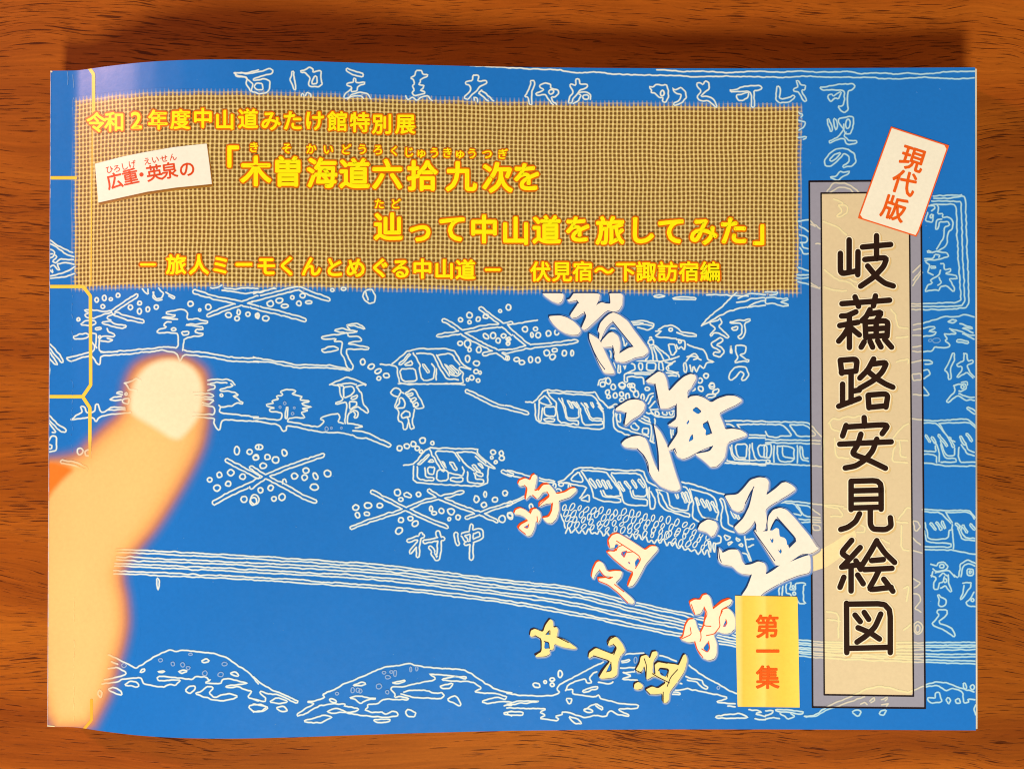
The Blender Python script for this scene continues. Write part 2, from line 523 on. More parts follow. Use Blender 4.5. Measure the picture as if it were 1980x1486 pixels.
# ------------------------------------------------------------------ the printed line drawing
# measured on 500 x 375 tiles of the photograph enlarged 3.96 times:
# o = closed line, l = open line, b = outlined bar (half width first), d = small rings x,y,rx,ry,turn; w = faint rings
TS = 3.96
LINES = {
(0, 0): '''
l 1793,560 1815,580 1900,595 1885,640 1920,700
l 1793,560 1900,560 1980,535
''',
(490, 0): '''
o -140,560 -40,565 60,550 125,525 152,545 145,565 80,580 10,600 -10,615 90,605 130,625 125,690 95,715 40,720 -20,700 0,640 -40,615 -60,595 -130,585
o 0,665 20,640 70,640 75,690 20,690
o 300,545 290,580 280,610 300,660 315,695 328,690 320,640 310,600 312,550
o 355,545 395,540 430,515 460,535 455,560 490,545 520,545 515,600 530,650 500,665 430,665 420,640 440,600 400,560 375,558
o 470,580 445,645 490,640 485,590
l 365,745 375,715 390,720 385,745
l 400,735 410,710 435,715 440,750
o 712,520 760,545 840,565 845,585 820,590 760,575 715,545
o 770,600 785,605 785,635 850,628 850,645 800,660 790,700 745,705 755,670 715,650 715,635 760,635
l 745,680 700,720 690,750 715,760 760,722 810,705 870,715 900,760
l 720,760 760,735 830,735 860,770
o 1245,545 1290,540 1295,570 1335,570 1330,590 1275,610 1280,630 1260,650 1310,655 1300,680 1275,690 1310,700 1310,720 1230,735 1215,710 1235,690 1215,660 1235,645 1225,610 1200,595 1240,575
l 1165,735 1180,770 1215,740 1250,770 1300,735 1340,735 1370,775
o 1680,580 1715,575 1730,590 1720,625 1785,615 1790,640 1740,660 1715,690 1680,720 1640,760 1615,760 1625,730 1670,690 1650,650 1620,645 1625,625 1680,620
l 1745,690 1720,710 1760,740 1800,775
l 1750,700 1800,735 1840,775
l 1690,770 1690,745 1715,750 1715,780
l 1660,505 1980,520
''',
(980, 0): '''
l 0,520 200,530 400,535 520,560 700,555 850,572 1100,575 1300,580 1480,590 1700,585 1980,592
l 1150,535 1350,550 1500,545 1700,560 1850,548 1980,548
o 180,620 210,615 215,650 190,700 190,800 170,800 165,750 135,740 165,690 185,650
o 250,655 300,635 340,650 335,680 395,690 400,715 370,745 340,740 350,780 380,790 370,815 345,790 310,750 300,725 230,735 220,715 290,690 255,670
d 340,705,18,18
o 530,610 555,605 560,650 615,645 620,665 560,690 540,720 510,750 500,790 470,790 480,750 510,710 485,665 485,645 530,655
l 510,790 550,770 570,730 545,715 600,700 640,720 640,760
d 605,745,22,18
o 1085,665 1120,665 1145,645 1170,650 1180,655 1220,650 1235,690 1235,740 1215,785 1190,780 1200,750 1150,735 1130,715 1100,715 1110,690
d 1190,715,14,22,10
o 1265,670 1285,690 1330,670 1370,700 1375,750 1340,790 1280,810 1275,795 1320,770 1340,720 1290,715
o 1455,640 1480,630 1500,650 1520,620 1545,635 1550,680 1500,720 1480,740 1540,740 1580,760 1600,800 1610,830 1585,810 1550,775 1470,770 1455,740 1490,700 1455,660
o 1700,690 1750,690 1800,665 1930,655 1955,670 1940,690 1890,695 1895,740 1895,820 1870,820 1875,740 1865,700 1720,705
o 1755,730 1790,720 1850,710 1845,750 1810,770 1770,775
''',
(1480, 0): '''
l 0,550 100,555 250,545 400,555 540,552 640,545 700,565 850,560 1000,570 1060,560 1200,570 1400,550 1600,548
l 0,592 150,595 300,585 450,592 700,595 840,592 870,605 1050,605 1200,592 1400,605 1600,600
o 85,670 105,665 115,690 105,750 130,760 190,745 215,730 230,745 190,780 100,790 80,770
o 235,620 255,620 270,655 310,655 300,690 275,690 315,770 300,780 270,735 255,700 215,700 210,685 250,665
o 415,665 470,665 560,645 670,640 685,660 670,690 630,695 625,780 635,840 600,870 560,830 555,815 600,810 605,740 600,690 500,690 430,690
o 480,730 510,725 520,740 570,700 580,710 560,760 530,755 505,780 480,750
o 470,915 490,910 500,945 515,1000 500,1010 485,970
o 520,905 545,920 555,985 535,1000
o 560,910 640,890 675,895 670,970 650,1025 615,1030 600,990 560,945
d 632,950,18,36,5
l 600,950 600,990 565,1045 485,1080 490,1100 545,1070 600,1060 625,1110 700,1095 700,1075 640,1080 600,1040 620,1010
o 460,1270 450,1230 490,1170 560,1135 630,1140 680,1180 695,1240 670,1270 600,1285 590,1270 640,1240 640,1200 600,1170 560,1220 510,1270
o 490,1225 540,1175 580,1165 550,1210 510,1240
o 490,1360 540,1350 570,1310 600,1320 645,1310 640,1330 590,1350 555,1385 520,1370
l 470,1470 520,1400 620,1405 690,1450 715,1480
l 490,1480 560,1430 640,1440 680,1480
l 235,850 290,880 270,900
l 250,925 300,930 300,970 250,1000
l 245,1060 320,1045 290,1070
''',
(0, 370): '''
l 380,370 430,410 480,435 560,470
l 380,395 450,440 500,480 570,500
l 380,440 420,460 410,500 380,510
l 380,480 405,480
l 420,490 440,500 400,540 430,550 460,515 500,520 565,525
l 440,555 510,545 570,560
l 380,580 410,560 440,600 460,600 440,560
l 385,600 410,630 400,600
l 380,650 450,635 520,610 575,580
l 380,665 500,655 575,630
l 1090,745 1120,780 1140,790 1130,750
l 1170,770 1200,820 1240,815 1255,780 1230,760 1215,740
l 1180,770 1170,810 1200,835 1245,825
l 1270,770 1300,790 1345,810 1335,825 1290,800
b 13 860,920 950,860 1050,795
b 13 870,932 980,970 1095,995
d 740,830,14,18 800,815,15,20 850,825,12,12 905,795,15,15 788,880,15,15 1000,888,16,18 1070,855,15,14 1068,918,16,22 1132,903,15,18 1197,885,16,17 602,980,12,12
d 1458,860,20,20 1595,885,22,22 1530,908,10,9 1750,945,22,20 1828,925,12,20 1815,972,18,17 1898,940,16,16 1965,950,10,18
b 14 1485,765 1650,815 1850,855
b 14 1590,950 1740,890 1840,862 1980,810
b 14 1860,862 1980,890
l 1610,735 1640,745 1700,720
l 1700,755 1800,770 1900,785 1980,765
l 1720,740 1800,750 1880,735 1980,745
o 640,910 690,905 730,910 800,920 850,915 860,930 800,935 750,960 700,970 655,960 650,940 680,930
o 610,1020 660,985 730,990 735,1010 690,1030
o 780,1000 840,990 880,1015 960,1020 970,1040 930,1050 850,1030 790,1015
o 725,1045 770,1035 780,1055 740,1060
o 560,1115 600,1095 660,1085 690,1100 660,1125 570,1130
l 700,1085 740,1090 735,1190 700,1150
l 820,1050 830,1075 880,1095 870,1110 780,1110 760,1130 760,1220 800,1230 900,1225
l 770,1145 850,1150 870,1135 820,1125
d 765,1115,9,10
l 880,935 830,955 820,970 850,985
l 510,1275 530,1300 600,1285 640,1265 705,1260 750,1325 765,1320 775,1255 920,1250 1130,1228 1250,1215 1350,1235 1380,1310 1400,1248 1540,1258 1650,1275 1780,1300 1980,1305
l 510,1275 560,1262 630,1245 720,1225 720,1170 740,1200
l 770,1230 900,1225 1130,1205 1250,1190 1365,1198 1365,1095 1310,1080 1220,1085 1195,1075 1220,1055 1280,1040 1250,1020 1280,995 1310,1000
l 1400,1215 1410,1120 1550,1105 1560,1085 1490,1080 1500,1055 1560,1055 1555,1035 1490,1030 1410,1020 1480,1015 1590,1010 1595,990 1550,985 1500,970 1440,985 1430,965 1440,930 1430,915 1385,900 1330,915 1275,920 1275,940 1350,945 1330,960 1230,965 1290,975 1360,975
l 1400,1215 1540,1230 1650,1245 1760,1270 1980,1275
d 1330,1055,18,11
o 1390,1070 1450,1075 1440,1095 1400,1100
o 370,1160 400,1180 460,1250 490,1305 470,1310 430,1260 370,1190
l 370,1210 430,1300 445,1330 420,1325 370,1270
l 375,1300 380,1380 370,1420
l 950,1470 1000,1455 1050,1430 1075,1450
l 1590,1445 1650,1435 1760,1440 1800,1480
l 1610,1470 1660,1460 1740,1465
''',
(0, 740): '''
o 370,240 400,270 450,320 510,360 500,380 470,375 420,330 370,270
l 370,300 420,360 430,380 400,375
l 375,440 400,400 435,410 430,520 370,525
l 370,470 400,475 395,505 365,505
l 545,280 600,240 630,225 620,180 640,175 670,230 690,220
l 545,285 640,270 710,262 735,300 755,265 800,245 1000,228
l 705,225 725,215 735,160 755,165 770,225 810,220 850,180 960,190
l 830,205 960,205
l 960,0 980,30 990,50 1050,60
l 940,90 890,75 900,65 940,75
l 930,130 850,135 840,125 880,110 930,105
o 935,125 990,110 985,160 940,150
d 965,85,10,9
l 1590,10 1650,20 1640,45 1590,55
l 1480,80 1600,80 1640,95 1620,110 1490,105
l 1550,150 1600,165 1640,130 1600,120 1560,125
l 1555,170 1640,180 1640,245 1600,240 1480,235
l 1480,260 1640,270 1640,310 1665,360 1685,360 1700,280 1800,285 1980,295
l 1675,170 1690,180 1680,225 1720,235 1840,245 1980,262
l 1690,185 1780,175 1820,150 1860,165 1860,150 1810,115 1780,100 1830,95 1810,75 1740,60 1690,65 1680,50 1740,35 1790,25 1770,5
d 1697,95,10,10
d 613,523,22,25 672,535,22,25
b 12 470,600 560,615 660,655
b 14 1735,590 1850,650 1980,720
b 16 1635,920 1760,850 1980,745
d 1815,518,20,34 1912,527,20,20 1960,572,20,18 1970,490,14,18 1680,703,20,20 1768,687,24,24 1606,740,18,18 1662,802,24,24 1748,770,20,20 1857,717,22,22 1868,890,24,24 1940,905,26,30
''',
(0, 1111): '''
o 1200,20 1205,100 1215,115 1222,40
l 830,610 900,640 960,670 1040,715 1100,675 1200,615 1300,570 1350,585 1400,570 1500,585 1650,600 1750,640 1830,695 1900,740 1980,830
l 830,715 900,705 960,740 970,755 900,780 800,800
l 780,830 880,820 970,790 1080,785 1100,830 1180,850 1250,860 1290,835 1340,845 1385,805 1360,795 1290,805 1210,810 1200,790 1220,770 1350,785 1470,800 1500,775 1580,775 1600,800 1620,800 1560,825 1690,830 1700,800 1750,790 1830,810 1905,830 1830,835 1720,850 1740,860 1830,855 1880,880 1935,885 1890,935 1980,960
o 950,835 1000,810 1060,825 1060,855 1000,850
o 825,875 870,855 930,890 935,915 900,910
o 760,880 785,900 770,940 745,905
o 1420,880 1450,845 1500,850 1490,880 1450,905
o 1490,905 1550,885 1580,850 1640,855 1600,900 1650,940 1700,910 1770,905 1825,930 1780,945 1700,965 1600,945
o 1070,745 1080,725 1115,715 1100,740
o 1205,740 1240,730 1265,735 1240,748
o 1360,740 1400,722 1440,735 1400,750
o 1545,655 1580,640 1605,660 1560,670
o 1760,750 1800,735 1835,770 1790,770
o 1900,1000 1980,985 2060,1010 2000,1045 1940,1045
l 850,660 900,680
w 1230,650,16,14 1400,685,14,18 1440,710,14,12 1690,760,20,18 1720,680,20,14 1570,750,18,20 950,690,18,16 1325,680,14,16 1460,605,16,8
''',
(490, 370): '''
l 0,770 60,775 160,735
l 0,780 90,760 170,740
b 14 -20,832 180,780 340,740
b 14 350,742 450,785 580,828
b 14 -20,880 200,930 400,985
d 130,858,26,22 200,835,26,20 240,877,26,14 297,812,14,14 376,798,20,18 350,857,18,18 425,848,24,12 33,950,12,22 95,972,26,20 605,755,14,12 690,745,18,12
o 835,800 850,760 890,750 910,755 935,800 930,850 890,860 850,830
l 860,770 880,830
o 710,1020 790,1010 860,1050 840,1055 780,1025 720,1028
o 615,1060 680,1045 720,1060 815,1070 720,1085 640,1075
l 720,1035 740,1060
o 525,1110 580,1100 650,1095 720,1080 730,1110 800,1110 835,1140 760,1150 720,1165 780,1175 890,1195 880,1210 720,1205 710,1230 730,1280 765,1330 750,1370 720,1350 700,1290 670,1230 685,1150 610,1150 640,1130 525,1125
o 520,1215 560,1190 620,1185 655,1205 620,1225 530,1230
l 0,1270 180,1300 220,1300 330,1330 380,1325 560,1330 640,1340 720,1360
l 0,1300 160,1310 230,1330 340,1350 400,1345 550,1350 640,1355 740,1370
d 838,1305,18,24 903,1340,24,18,-20 955,1375,28,16,-30 1018,1408,22,18 960,1430,16,14
l 970,1325 1080,1330 1100,1345 1110,1400 1120,1475 1610,1470 1600,1430 1610,1390 1570,1360 1590,1340 1680,1370 1600,1320 1530,1205 1200,1205 1060,1320
l 1225,1235 1280,1330 1270,1350 1290,1445 1380,1440 1390,1350 1365,1320
l 1250,1240 1370,1240 1410,1320 1470,1420 1485,1430 1570,1440
l 1400,1445 1400,1360
l 1400,1250 1440,1320 1490,1400 1500,1410
l 1410,1255 1510,1235 1580,1330
o 1150,1330 1205,1290 1220,1330
o 1110,1330 1190,1240 1205,1245 1140,1325
o 1120,1360 1240,1355 1255,1450 1140,1455
o 1290,1320 1310,1325 1350,1385 1335,1390
o 1460,1320 1480,1330 1540,1390 1525,1400
o 1500,1330 1520,1330 1580,1385 1570,1400
l 1500,1370 1500,1400 1560,1415 1590,1390
d 1640,1280,18,26 1708,1315,24,18 1705,1378,18,16 1735,1387,10,12 1640,1440,10,12 1672,1425,16,18 1720,1447,14,14
b 13 1455,982 1540,1030 1600,1075
b 12 1410,1105 1600,1075 1780,1035 1900,1025 1980,1005
b 13 1735,893 1800,940 1900,1015 1980,1090
b 13 1600,1085 1750,1170 1860,1220 1940,1278
b 12 1760,1245 1870,1225 1980,1215
d 1585,982,16,16 1655,948,20,24 1655,1000,14,13 1720,978,16,18 1780,955,20,18 1890,915,12,11 1953,888,18,22 1780,1108,26,16,40 1835,1102,20,22 1915,1105,18,16 1875,1142,18,20 1955,1125,12,10 1950,1162,14,16 1583,1163,20,16 1640,1165,24,30 1655,1212,14,14 1725,1210,18,24
l 585,1480 640,1450 720,1420 780,1440 865,1480
l 640,1480 720,1465 790,1475
''',
(490, 740): '''
l 0,265 150,280 215,280 220,225 120,215 120,200 175,190 100,180 100,165 160,160 140,135 200,125 175,105 230,90 200,65 270,45 330,65 290,85 380,105 350,125 440,140 360,160 460,185 365,195 430,210 360,225 400,265 280,265 265,290
o 250,185 268,185 262,280 245,270
w 240,155,10,12 313,190,8,8 300,235,10,10 205,185,8,8 560,350,14,16 597,345,8,8 675,345,8,8
l 0,290 100,305 195,320 230,375 250,365 255,325 350,340 450,365 550,380 650,380 750,395 810,425 860,420 950,455 1040,490 1055,475 1030,455 920,405 850,370 760,365
l 265,295 350,310 430,325 500,335 550,290 510,275 540,255 600,240 650,235 665,260 645,300 690,310
l 590,10 660,20 665,90 690,125 630,155 640,165 720,140 700,310
l 670,25 690,20 690,110
o 690,30 760,25 775,70 720,110 690,110
l 790,30 835,90 835,150 885,215 870,230 800,180 770,195 740,210
o 745,115 800,85 790,120 755,125
o 735,145 790,140 790,170 740,205
l 720,310 725,240 770,205 800,220 800,265 770,270 785,245 760,215
l 720,310 760,315 850,330 780,345
l 860,20 850,10 790,25
o 1050,75 1070,45 1110,40 1135,70 1110,105 1070,95
o 1160,80 1220,45 1240,55 1310,185 1290,195 1240,195 1230,160 1190,110
o 1170,90 1215,70 1225,90 1180,105
o 1200,130 1240,110 1250,130 1215,150
o 1220,165 1255,145 1265,175 1230,185
l 1110,110 1080,180 1110,210 1110,290 1140,300 1150,355 1175,355 1185,280
l 1130,70 1150,80
o 1140,110 1165,150 1150,195 1100,195 1095,180 1120,160 1115,120
o 1130,240 1165,210 1200,225 1200,255 1140,270
l 1235,200 1225,250 1215,300 1235,345 1205,355 1185,280 1180,265
b 12 1630,58 1760,125 1860,170 1985,202
l 1110,5 1300,10 1500,5 1620,15
d 1120,500,20,20 1175,482,20,20 1225,467,20,20 1255,500,18,18 1285,525,14,12 1295,440,22,22 1370,460,14,14 45,490,28,20 20,570,22,20 108,567,20,20 170,588,26,24 238,533,18,26,-25 75,633,26,20 315,712,24,22 403,670,24,22 392,722,22,22 475,712,16,28,-25 568,692,26,26 467,795,32,24 55,820,20,20 132,803,20,22 10,890,32,36 158,887,18,18 220,872,26,26
d 1835,530,20,18 1898,537,16,18 1826,570,11,11 1902,575,20,18 1855,605,12,11 1103,838,24,24 1265,852,18,18 1130,890,16,14 785,952,22,20 878,937,28,22 967,937,22,18 798,1010,18,22 868,1000,22,14 1708,887,20,26 1775,852,10,22 1850,892,20,20 1927,842,20,20 1765,932,22,20 1360,960,12,18 1385,995,20,14 1440,978,20,20 1513,982,26,24 1500,1040,12,12 1567,1028,18,20 1130,1048,20,20 1202,1037,20,16 1240,1075,26,20,-40 1115,1130,28,22,-40 1905,1040,26,26,-30 1965,1010,20,22,-30
o 1150,850 1180,835 1210,860 1210,880 1180,870 1160,865
b 14 -20,645 90,715 250,795 400,880 480,908
b 14 -20,800 100,710 300,630 535,552
l 225,770 225,740 245,735 255,760
b 13 908,828 1000,880 1170,965 1350,1050 1485,1102
b 12 745,1108 900,1050 1160,970 1300,905 1420,880 1605,830
b 13 1340,820 1430,880 1600,950 1740,1000 1865,1058
b 11 1630,1033 1740,995 1980,915
l 1150,630 1230,620 1330,495 1500,500 1720,505 1710,530 1790,605 1865,660 1790,640 1700,560
l 1225,635 1225,760 1400,775 1790,790 1800,650
l 1350,510 1420,640 1455,680 1465,665 1380,520 1540,525 1580,600
l 1555,530 1690,525 1780,610
l 1560,535 1620,620 1690,670
o 1250,625 1290,590 1340,545 1355,550 1280,620
o 1335,605 1365,580 1385,605
l 1255,640 1260,740 1380,745 1385,725 1320,720 1315,650
o 1340,645 1390,645 1385,700 1340,695
o 1410,660 1400,745 1490,750 1490,670
o 1500,600 1530,610 1565,665 1540,670
o 1440,595 1460,600 1480,660
l 1500,690 1600,710 1620,670 1600,640
o 1510,725 1605,725 1600,760 1510,750
l 1640,680 1640,760 1760,770 1765,740 1700,735 1690,690
o 1700,680 1760,690 1755,715 1710,710
o 1670,630 1690,620 1740,680 1720,685
o 1720,620 1740,615 1765,660
b 13 1905,677 1940,690 1985,702
b 13 1185,1208 1305,1168
b 13 1285,1150 1262,1225 1258,1325
b 12 1255,1228 1203,1295
b 13 1305,1215 1458,1188
b 14 1408,1138 1428,1190 1422,1300 1408,1352 1372,1300
b 12 1352,1252 1378,1290
b 14 1552,1150 1552,1195 1566,1235
b 13 1600,1158 1742,1122 1752,1182 1622,1232
b 12 1600,1162 1632,1205
b 13 1668,1084 1672,1200 1668,1345
''',
(490, 1111): '''
l 0,775 60,830 150,880 250,920 340,960 335,980 270,950 200,915 100,905 50,885 55,910 100,940 90,970 0,945
l 0,985 110,1010 60,1040 0,1045
o 120,970 180,935 270,965 200,985
o 170,1015 230,1000 270,1035 210,1045
l 420,970 470,960 550,935 525,910 600,885 700,830 850,770 980,710 1080,695 1200,675 1240,690 1300,700 1450,715 1600,720 1680,760 1750,810 1850,870 1980,905
l 420,970 470,980 400,1020 335,1060 340,1080 400,1060 500,1000 600,985 710,985 690,1000 800,1020 810,1030 730,1055 650,1020 620,1015 560,1045 600,1055 700,1050 780,1065 900,1080 1020,1090 1110,1075 1100,1050 1060,1040 1020,1065 980,1045 940,1050 880,1040 850,1025 880,1010 870,985 950,985 1000,945 1150,955 1200,945 1120,925 1080,935 1090,910 1050,870 1060,855 1150,855 1250,830 1390,800 1385,775 1340,755 1530,770 1640,780 1620,795 1550,770 1430,800 1500,810 1680,815 1755,865 1680,895 1860,905 1945,930 1930,950 1860,935 1790,950 1745,970 1800,980 1900,965 1980,970
o 380,1115 450,1095 540,1070 615,1085 560,1105 520,1130 440,1130
o 920,1105 1050,1100 1040,1120 970,1128 930,1120
o 1165,1050 1185,1025 1250,1055 1235,1080 1180,1080
o 1475,950 1550,920 1590,985 1575,1000
o 1430,845 1530,825 1510,865 1440,870
l 1150,895 1200,880 1340,880 1370,905 1440,895 1465,920 1430,945 1230,935 1130,910
o 730,940 800,920 860,935 955,945 870,950 820,985 780,950
o 755,845 830,815 870,830 820,845
o 1055,825 1170,800 1150,820 1080,830
d 610,960,28,13,20
l 1920,1000 1980,990
l 1915,1055 1980,1040
l 1920,1060 1980,1078
w 760,880,14,20 800,880,14,18 820,885,12,16 1030,780,20,14 1085,750,12,26 1055,740,12,10 960,850,22,20 1025,895,14,14 1000,745,14,10 1205,720,8,20 1250,715,10,18 640,905,12,12
''',
(980, 370): '''
l 0,1020 80,1010 230,985
b 13 -20,1020 80,1110 170,1185
b 12 -10,1230 180,1185 400,1165 540,1145
d 12,888,18,20 140,1055,20,20 220,1052,16,14 193,1098,10,20 240,1100,18,20 320,1085,18,22 383,1078,18,20 12,1130,18,12 10,1165,12,12 305,1235,22,22 365,1215,22,13 350,1265,22,20 440,1237,18,22 500,1237,12,22 5,1275,14,18 75,1285,22,16 115,1308,22,16 182,1288,16,24 238,1290,18,20
o 1120,805 1170,790 1220,800 1160,812
o 1265,815 1350,805 1450,815 1445,828 1280,825
l 1490,1025 1550,960 1640,890 1700,830 1760,770
l 1490,1030 1600,970 1700,915 1800,890 1900,880 1980,870
l 1770,820 1850,780 1980,790
l 1760,850 1830,840 1870,820 1980,815
l 1840,890 1900,850 1980,835
l 1530,790 1700,795 1850,800
o 1550,1000 1620,985 1630,965 1650,1000 1620,1030 1650,1060 1700,1110 1690,1125 1640,1090 1590,1080 1560,1110 1555,1095 1600,1050 1560,1020
o 1560,1160 1600,1140 1640,1115 1660,1140 1600,1175 1650,1190 1665,1230 1630,1265 1580,1255 1590,1230 1630,1235 1635,1215 1580,1200
o 1700,1000 1760,990 1860,975 1865,990 1820,1005 1825,1100 1790,1130 1765,1110 1800,1090 1800,1010 1720,1012
o 1715,1040 1770,1030 1760,1060 1730,1065
o 1715,1170 1725,1240 1710,1235
o 1750,1175 1830,1180 1830,1235 1780,1250 1840,1290 1855,1285 1850,1305 1790,1300 1740,1310 1770,1270 1750,1220
o 1700,1430 1710,1380 1760,1340 1830,1345 1855,1400 1830,1440 1790,1445 1820,1400 1790,1370 1750,1425 1720,1445
l 1060,1300 1090,1180 1120,1170 1200,1230
d 1103,1155,22,22
l 1095,1120 1103,1105 1112,1120
l 1075,1290 1100,1190
l 1110,1190 1120,1290
l 1125,1185 1150,1290
l 1130,1180 1190,1260 1200,1290
l 950,1290 1060,1300 1200,1300 1320,1260
o 1070,1310 1140,1310 1135,1370 1070,1365
o 1165,1310 1190,1305 1200,1370 1165,1370
o 1010,1310 1040,1315 1035,1370 1015,1365
l 950,1310 980,1330 985,1360 920,1390 900,1400 900,1460 920,1460 920,1415 1040,1420 1050,1470
l 920,1390 1060,1385 1280,1390 1315,1400 1320,1420
l 980,1395 1300,1410
l 1210,1310 1280,1310 1220,1345 1230,1370 1310,1385
l 1290,1300 1230,1330 1240,1360
l 1140,1070 1190,1065 1160,1090 1135,1110 1230,1120 1300,1130
l 1160,1060 1200,1030 1260,1020 1310,1045 1330,1070 1450,1095 1450,1110 1370,1105 1300,1080
d 1255,1058,14,12
l 1300,1130 1370,1145 1360,1215 1335,1185 1310,1210 1300,1170
o 1240,1165 1290,1170 1300,1220 1280,1255 1260,1250 1240,1200
d 1325,1150,12,12
l 1380,1170 1440,1195 1510,1215 1530,1250 1540,1290 1590,1305 1530,1310 1505,1365 1480,1320 1450,1390 1430,1330 1415,1390 1400,1330
l 1380,1270 1440,1240 1470,1270 1430,1290
o 1355,1310 1375,1310 1375,1390 1358,1385
l 1375,1300 1400,1260 1450,1265 1490,1290
l 1200,1230 1240,1260 1250,1290 1300,1270
l 930,1000 1000,990 1060,990 1130,1015 1120,1040 1080,1060 1000,1040
l 960,1020 1050,1015 1120,1030
l 960,1010 1040,1005
l 780,1050 830,1045 850,1060
l 870,1060 890,1130 905,1190 920,1150
l 780,1205 800,1240 790,1290
o 850,1320 870,1320 870,1390 850,1390
o 890,1320 910,1320 905,1370
l 820,1310 830,1390
d 1480,1447,18,20 1525,1410,18,18 1570,1480,20,14 775,1450,20,24 880,1480,24,16 940,1485,18,14
l 700,1480 710,1445 740,1440 760,1425
''',
(980, 740): '''
b 13 -10,180 80,210 160,233
d 815,30,18,22 885,20,22,24 960,20,20,16 770,70,16,20 780,105,14,14 830,95,16,20 878,85,16,18 1075,45,18,13 925,105,14,26 990,85,20,24 965,50,24,16,40 1040,110,12,24 880,130,18,14 735,10,20,20 1420,45,20,14 1485,45,24,16,50 1570,25,22,20 1600,65,26,16,-30 1560,100,40,13,-10
l 145,145 210,150 285,50 480,65 650,75 680,65 700,110 775,190 820,185
l 215,160 225,300 400,320 740,365 745,240 700,180
l 250,140 240,290 265,290 270,190
o 240,140 290,95 320,125 345,170 280,165
o 285,180 375,180 375,255 290,250
o 285,270 370,275 360,295 290,290
l 310,60 330,110 380,150 380,190 395,300 550,320 545,290 455,280 435,180 400,120
l 310,75 480,85 650,90 680,120 740,200
l 420,120 450,190 460,270 550,270 555,180 530,150
l 570,150 600,200 640,290 735,290 735,320 580,320 560,190
o 460,130 480,135 510,195 490,190
o 490,140 520,145 550,200
o 590,150 610,155 630,200
o 640,150 655,150 670,200
l 690,150 740,220
l 610,190 640,270 730,275
l 775,190 830,160 850,165 815,205 815,350 920,400 1080,440 1130,460
l 840,215 845,330 1000,385 1090,410
o 835,220 870,235 870,300 840,290
o 945,315 985,305 1015,345 1000,365 955,345
o 1040,345 1085,345 1085,395 1035,385
l 990,270 1060,310 1110,320 1100,450 1120,450 1125,330
l 1010,260 1100,300
l 1040,250 1090,270 1090,300
l 1060,225 1085,240 1100,230 1120,240
l 1100,200 1140,260 1280,260 1290,210 1100,200
o 1130,215 1160,215 1170,245 1140,250
o 1185,215 1220,210 1230,245 1200,245
o 1240,215 1275,215 1270,245 1250,245
l 1060,140 1090,90 1120,80
l 1080,160 1120,100
l 1090,190 1135,140
l 1130,270 1135,320
l 1255,300 1260,420
l 1275,310 1275,400
l 1630,290 1800,290 1980,295
l 1640,310 1720,320 1750,350
l 1765,320 1980,315
l 1765,320 1800,370
l 1830,395 1980,400
l 1820,415 1980,420
l 1690,455 1680,590 1720,605 1980,620
l 1640,610 1750,615 1980,630
l 1700,465 1720,550 1750,590 1980,590
o 1750,470 1840,465 1830,575 1765,565
l 1720,465 1725,540 1760,580 1830,585
l 1860,470 1855,600
l 1880,465 1890,560 1920,595
o 1920,480 1990,470 1990,570 1930,560
d 1655,580,12,13
l 390,755 440,740 540,645 700,655 900,670 1040,665 1080,760 1150,790 1200,810
l 400,760 620,790 560,880
l 0,665 150,705 250,730 370,750 350,765 230,745
l 0,695 130,735
l 430,765 480,765
o 480,745 550,675 590,760
l 570,670 650,800 665,890 870,920 870,880 735,870 720,820
l 575,665 760,680 790,720 870,830 900,930 1075,940 1075,890 960,880 945,820
l 800,690 1020,690 1060,770 1075,800 1080,880
l 800,695 850,790 870,830
l 735,820 760,865 870,870 870,830
l 965,820 975,865 1065,870 1070,800
o 560,890 630,850 630,910
b 8 635,735 680,800
b 8 690,745 720,790
b 8 730,745 765,805
b 8 770,750 800,800
b 8 855,760 895,825
b 8 905,755 945,805
b 8 960,745 990,800
b 8 1010,740 1050,795
l 1090,800 1095,960 1130,965 1140,900 1100,830
l 1145,820 1180,960 1400,1030 1400,1000 1240,970 1170,830
l 1140,815 1230,830 1250,950 1385,980 1395,920 1420,900 1380,800 1330,790
l 1320,755 1400,770 1500,800 1670,855
l 1410,810 1580,860 1600,900 1620,980 1610,1050 1560,1040
l 1400,810 1430,920 1420,1030 1470,1060
l 1450,880 1470,980 1500,1030 1610,1050
b 8 1290,830 1310,880
b 8 1340,835 1370,910
b 8 1370,840 1395,910
b 8 1450,880 1470,930
b 8 1490,890 1520,950
b 8 1530,900 1560,970
b 8 1570,910 1610,985
l 1630,890 1660,950 1640,1000 1640,1100 1700,1130 1800,1150
l 1640,880 1660,890 1680,960 1700,1090 1750,1100
b 8 1720,980 1750,1030
b 8 1755,985 1775,1040
l 1600,1160 1640,1180 1640,1220 1600,1230
o 1660,1160 1720,1180 1680,1210
o 1690,1225 1730,1210 1700,1245
o 1750,1185 1790,1195 1770,1215
o 1770,1240 1800,1225 1810,1250
l 1820,1160 1830,1240 1870,1360
l 1830,1200 1890,1190
l 1850,1250 1890,1235
l 1780,1300 1840,1310 1860,1360
o 1540,1210 1560,1210 1560,1310
o 1580,1220 1600,1230 1590,1310
l -5,850 5,845
l 0,945 60,915 135,880
l 5,925 130,870
d 185,945,14,20 25,1020,18,26,-30 365,785,12,18 415,775,18,14 395,825,22,14 480,795,10,20
''',
